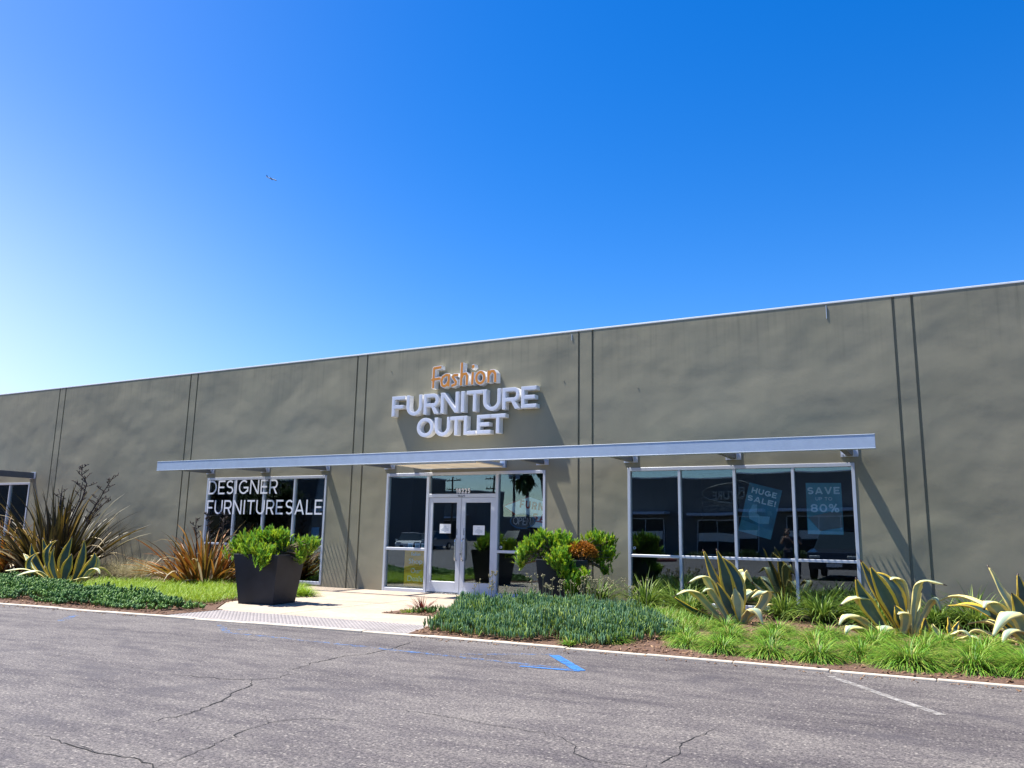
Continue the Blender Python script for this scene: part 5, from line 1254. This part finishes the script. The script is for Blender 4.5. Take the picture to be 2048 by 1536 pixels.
for s in (-1, 1):
    b = MB(); b.tube([(s*.13, .06, .035), (s*.13, -.05, .045), (s*.135, -.18, .03)], [.045, .05, .035], 10); b.obj('shoe', M['black'], pr, True)
    hb = [((s*.075, -.31, 1.45), .026, .016), ((s*.055, -.335, 1.50), .034, .014)]; he = [(0, 1)]
    for f in range(4):
        k = len(hb); x = s*(.078-.017*f); l = (.026, .03, .028, .022)[f]
        hb += [((x, -.345, 1.53), .0085), ((x-s*.006, -.352, 1.53+l), .008), ((x-s*.014, -.345, 1.53+l*1.8), .007)]; he += [(1, k), (k, k+1), (k+1, k+2)]
    k = len(hb); hb += [((s*.035, -.335, 1.475), .010), ((s*.018, -.35, 1.495), .008)]; he += [(0, k), (k, k+1)]
    skin('hand', hb, he, M['skin'], pr)
    b = MB(); b.tube([(s*.028, -.112, 1.655), (s*.028, -.125, 1.655)], .011, 8); b.obj('eye', M['black'], pr)
b = MB(); b.tube([(0, -.11, 1.665), (0, -.14, 1.625), (0, -.115, 1.615)], [.008, .015, .01], 8); b.obj('nose', M['skin'], pr, True)
b = MB(); b.box(-.075, .075, -.372, -.362, 1.50, 1.575); o = tag(b.obj('phone', M['black']), 'black phone held up by the person with raised arms', 'phone'); o.location = (.1, -15.75, 0); o.rotation_euler = (0, 0, R(180)); bevel(o, .006)

# aeroplane
d = (FW+RT2*((543-1024)/FPX)-UP2*((357.5-768)/FPX)).normalized(); pos = CAM+d*3200
pl = empty('aeroplane', pos, 'tiny aeroplane climbing in the blue sky at upper left', 'aeroplane')
ax = (RT2*.92-UP2*.27+FW*.28).normalized(); side = (FW*.95-RT2*.27).normalized(); up = ax.cross(side)
if up.z < 0: up = -up
M['plane_white'] = simple('aircraft_white', (.75, .76, .8), .4); M['plane_blue'] = simple('aircraft_dark_blue', (.02, .07, .22), .4)
def A(a, s, u): return tuple(ax*a+side*s+up*u)
b = MB(); b.tube([A(-19, 0, 1), A(-12, 0, .2), A(0, 0, 0), A(14, 0, 0), A(18, 0, -.3), A(20, 0, -.6)], [.5, 1.6, 2.0, 2.0, 1.4, .2], 12); b.obj('fuselage', M['plane_white'], pl, True)
def slab(p, t, nm, mt):
    b = MB(); n = len(p); V = [A(a, s, u+t) for a, s, u in p]+[A(a, s, u-t) for a, s, u in p]
    b.add(V, [tuple(range(n)), tuple(range(2*n-1, n-1, -1))]+[((i+1) % n, i, n+i, n+(i+1) % n) for i in range(n)]); b.obj(nm, mt, pl)
for s in (-1, 1):
    slab([(5, s*1, -1), (-2, s*1, -1), (-6, s*17, .6), (-4.3, s*17, .6)], .25, 'wing', M['plane_blue'])
    slab([(-14.5, s*.5, .8), (-18, s*.5, .8), (-19.5, s*6, 1.2), (-18, s*6, 1.2)], .15, 'tailplane', M['plane_white'])
    b = MB(); b.tube([A(4.5, s*5.5, -1.9), A(.5, s*5.5, -1.9)], [1.1, .8], 10); b.obj('engine', M['plane_blue'], pl)
b = MB(); p = [(-13, 0, 1.2), (-18, 0, 1.4), (-21.5, 0, 8), (-18.8, 0, 8)]
V = [A(a, .25, u) for a, _, u in p]+[A(a, -.25, u) for a, _, u in p]
b.add(V, [(0, 1, 2, 3), (7, 6, 5, 4), (1, 0, 4, 5), (2, 1, 5, 6), (3, 2, 6, 7), (0, 3, 7, 4)]); b.obj('tail_fin', M['plane_blue'], pl)
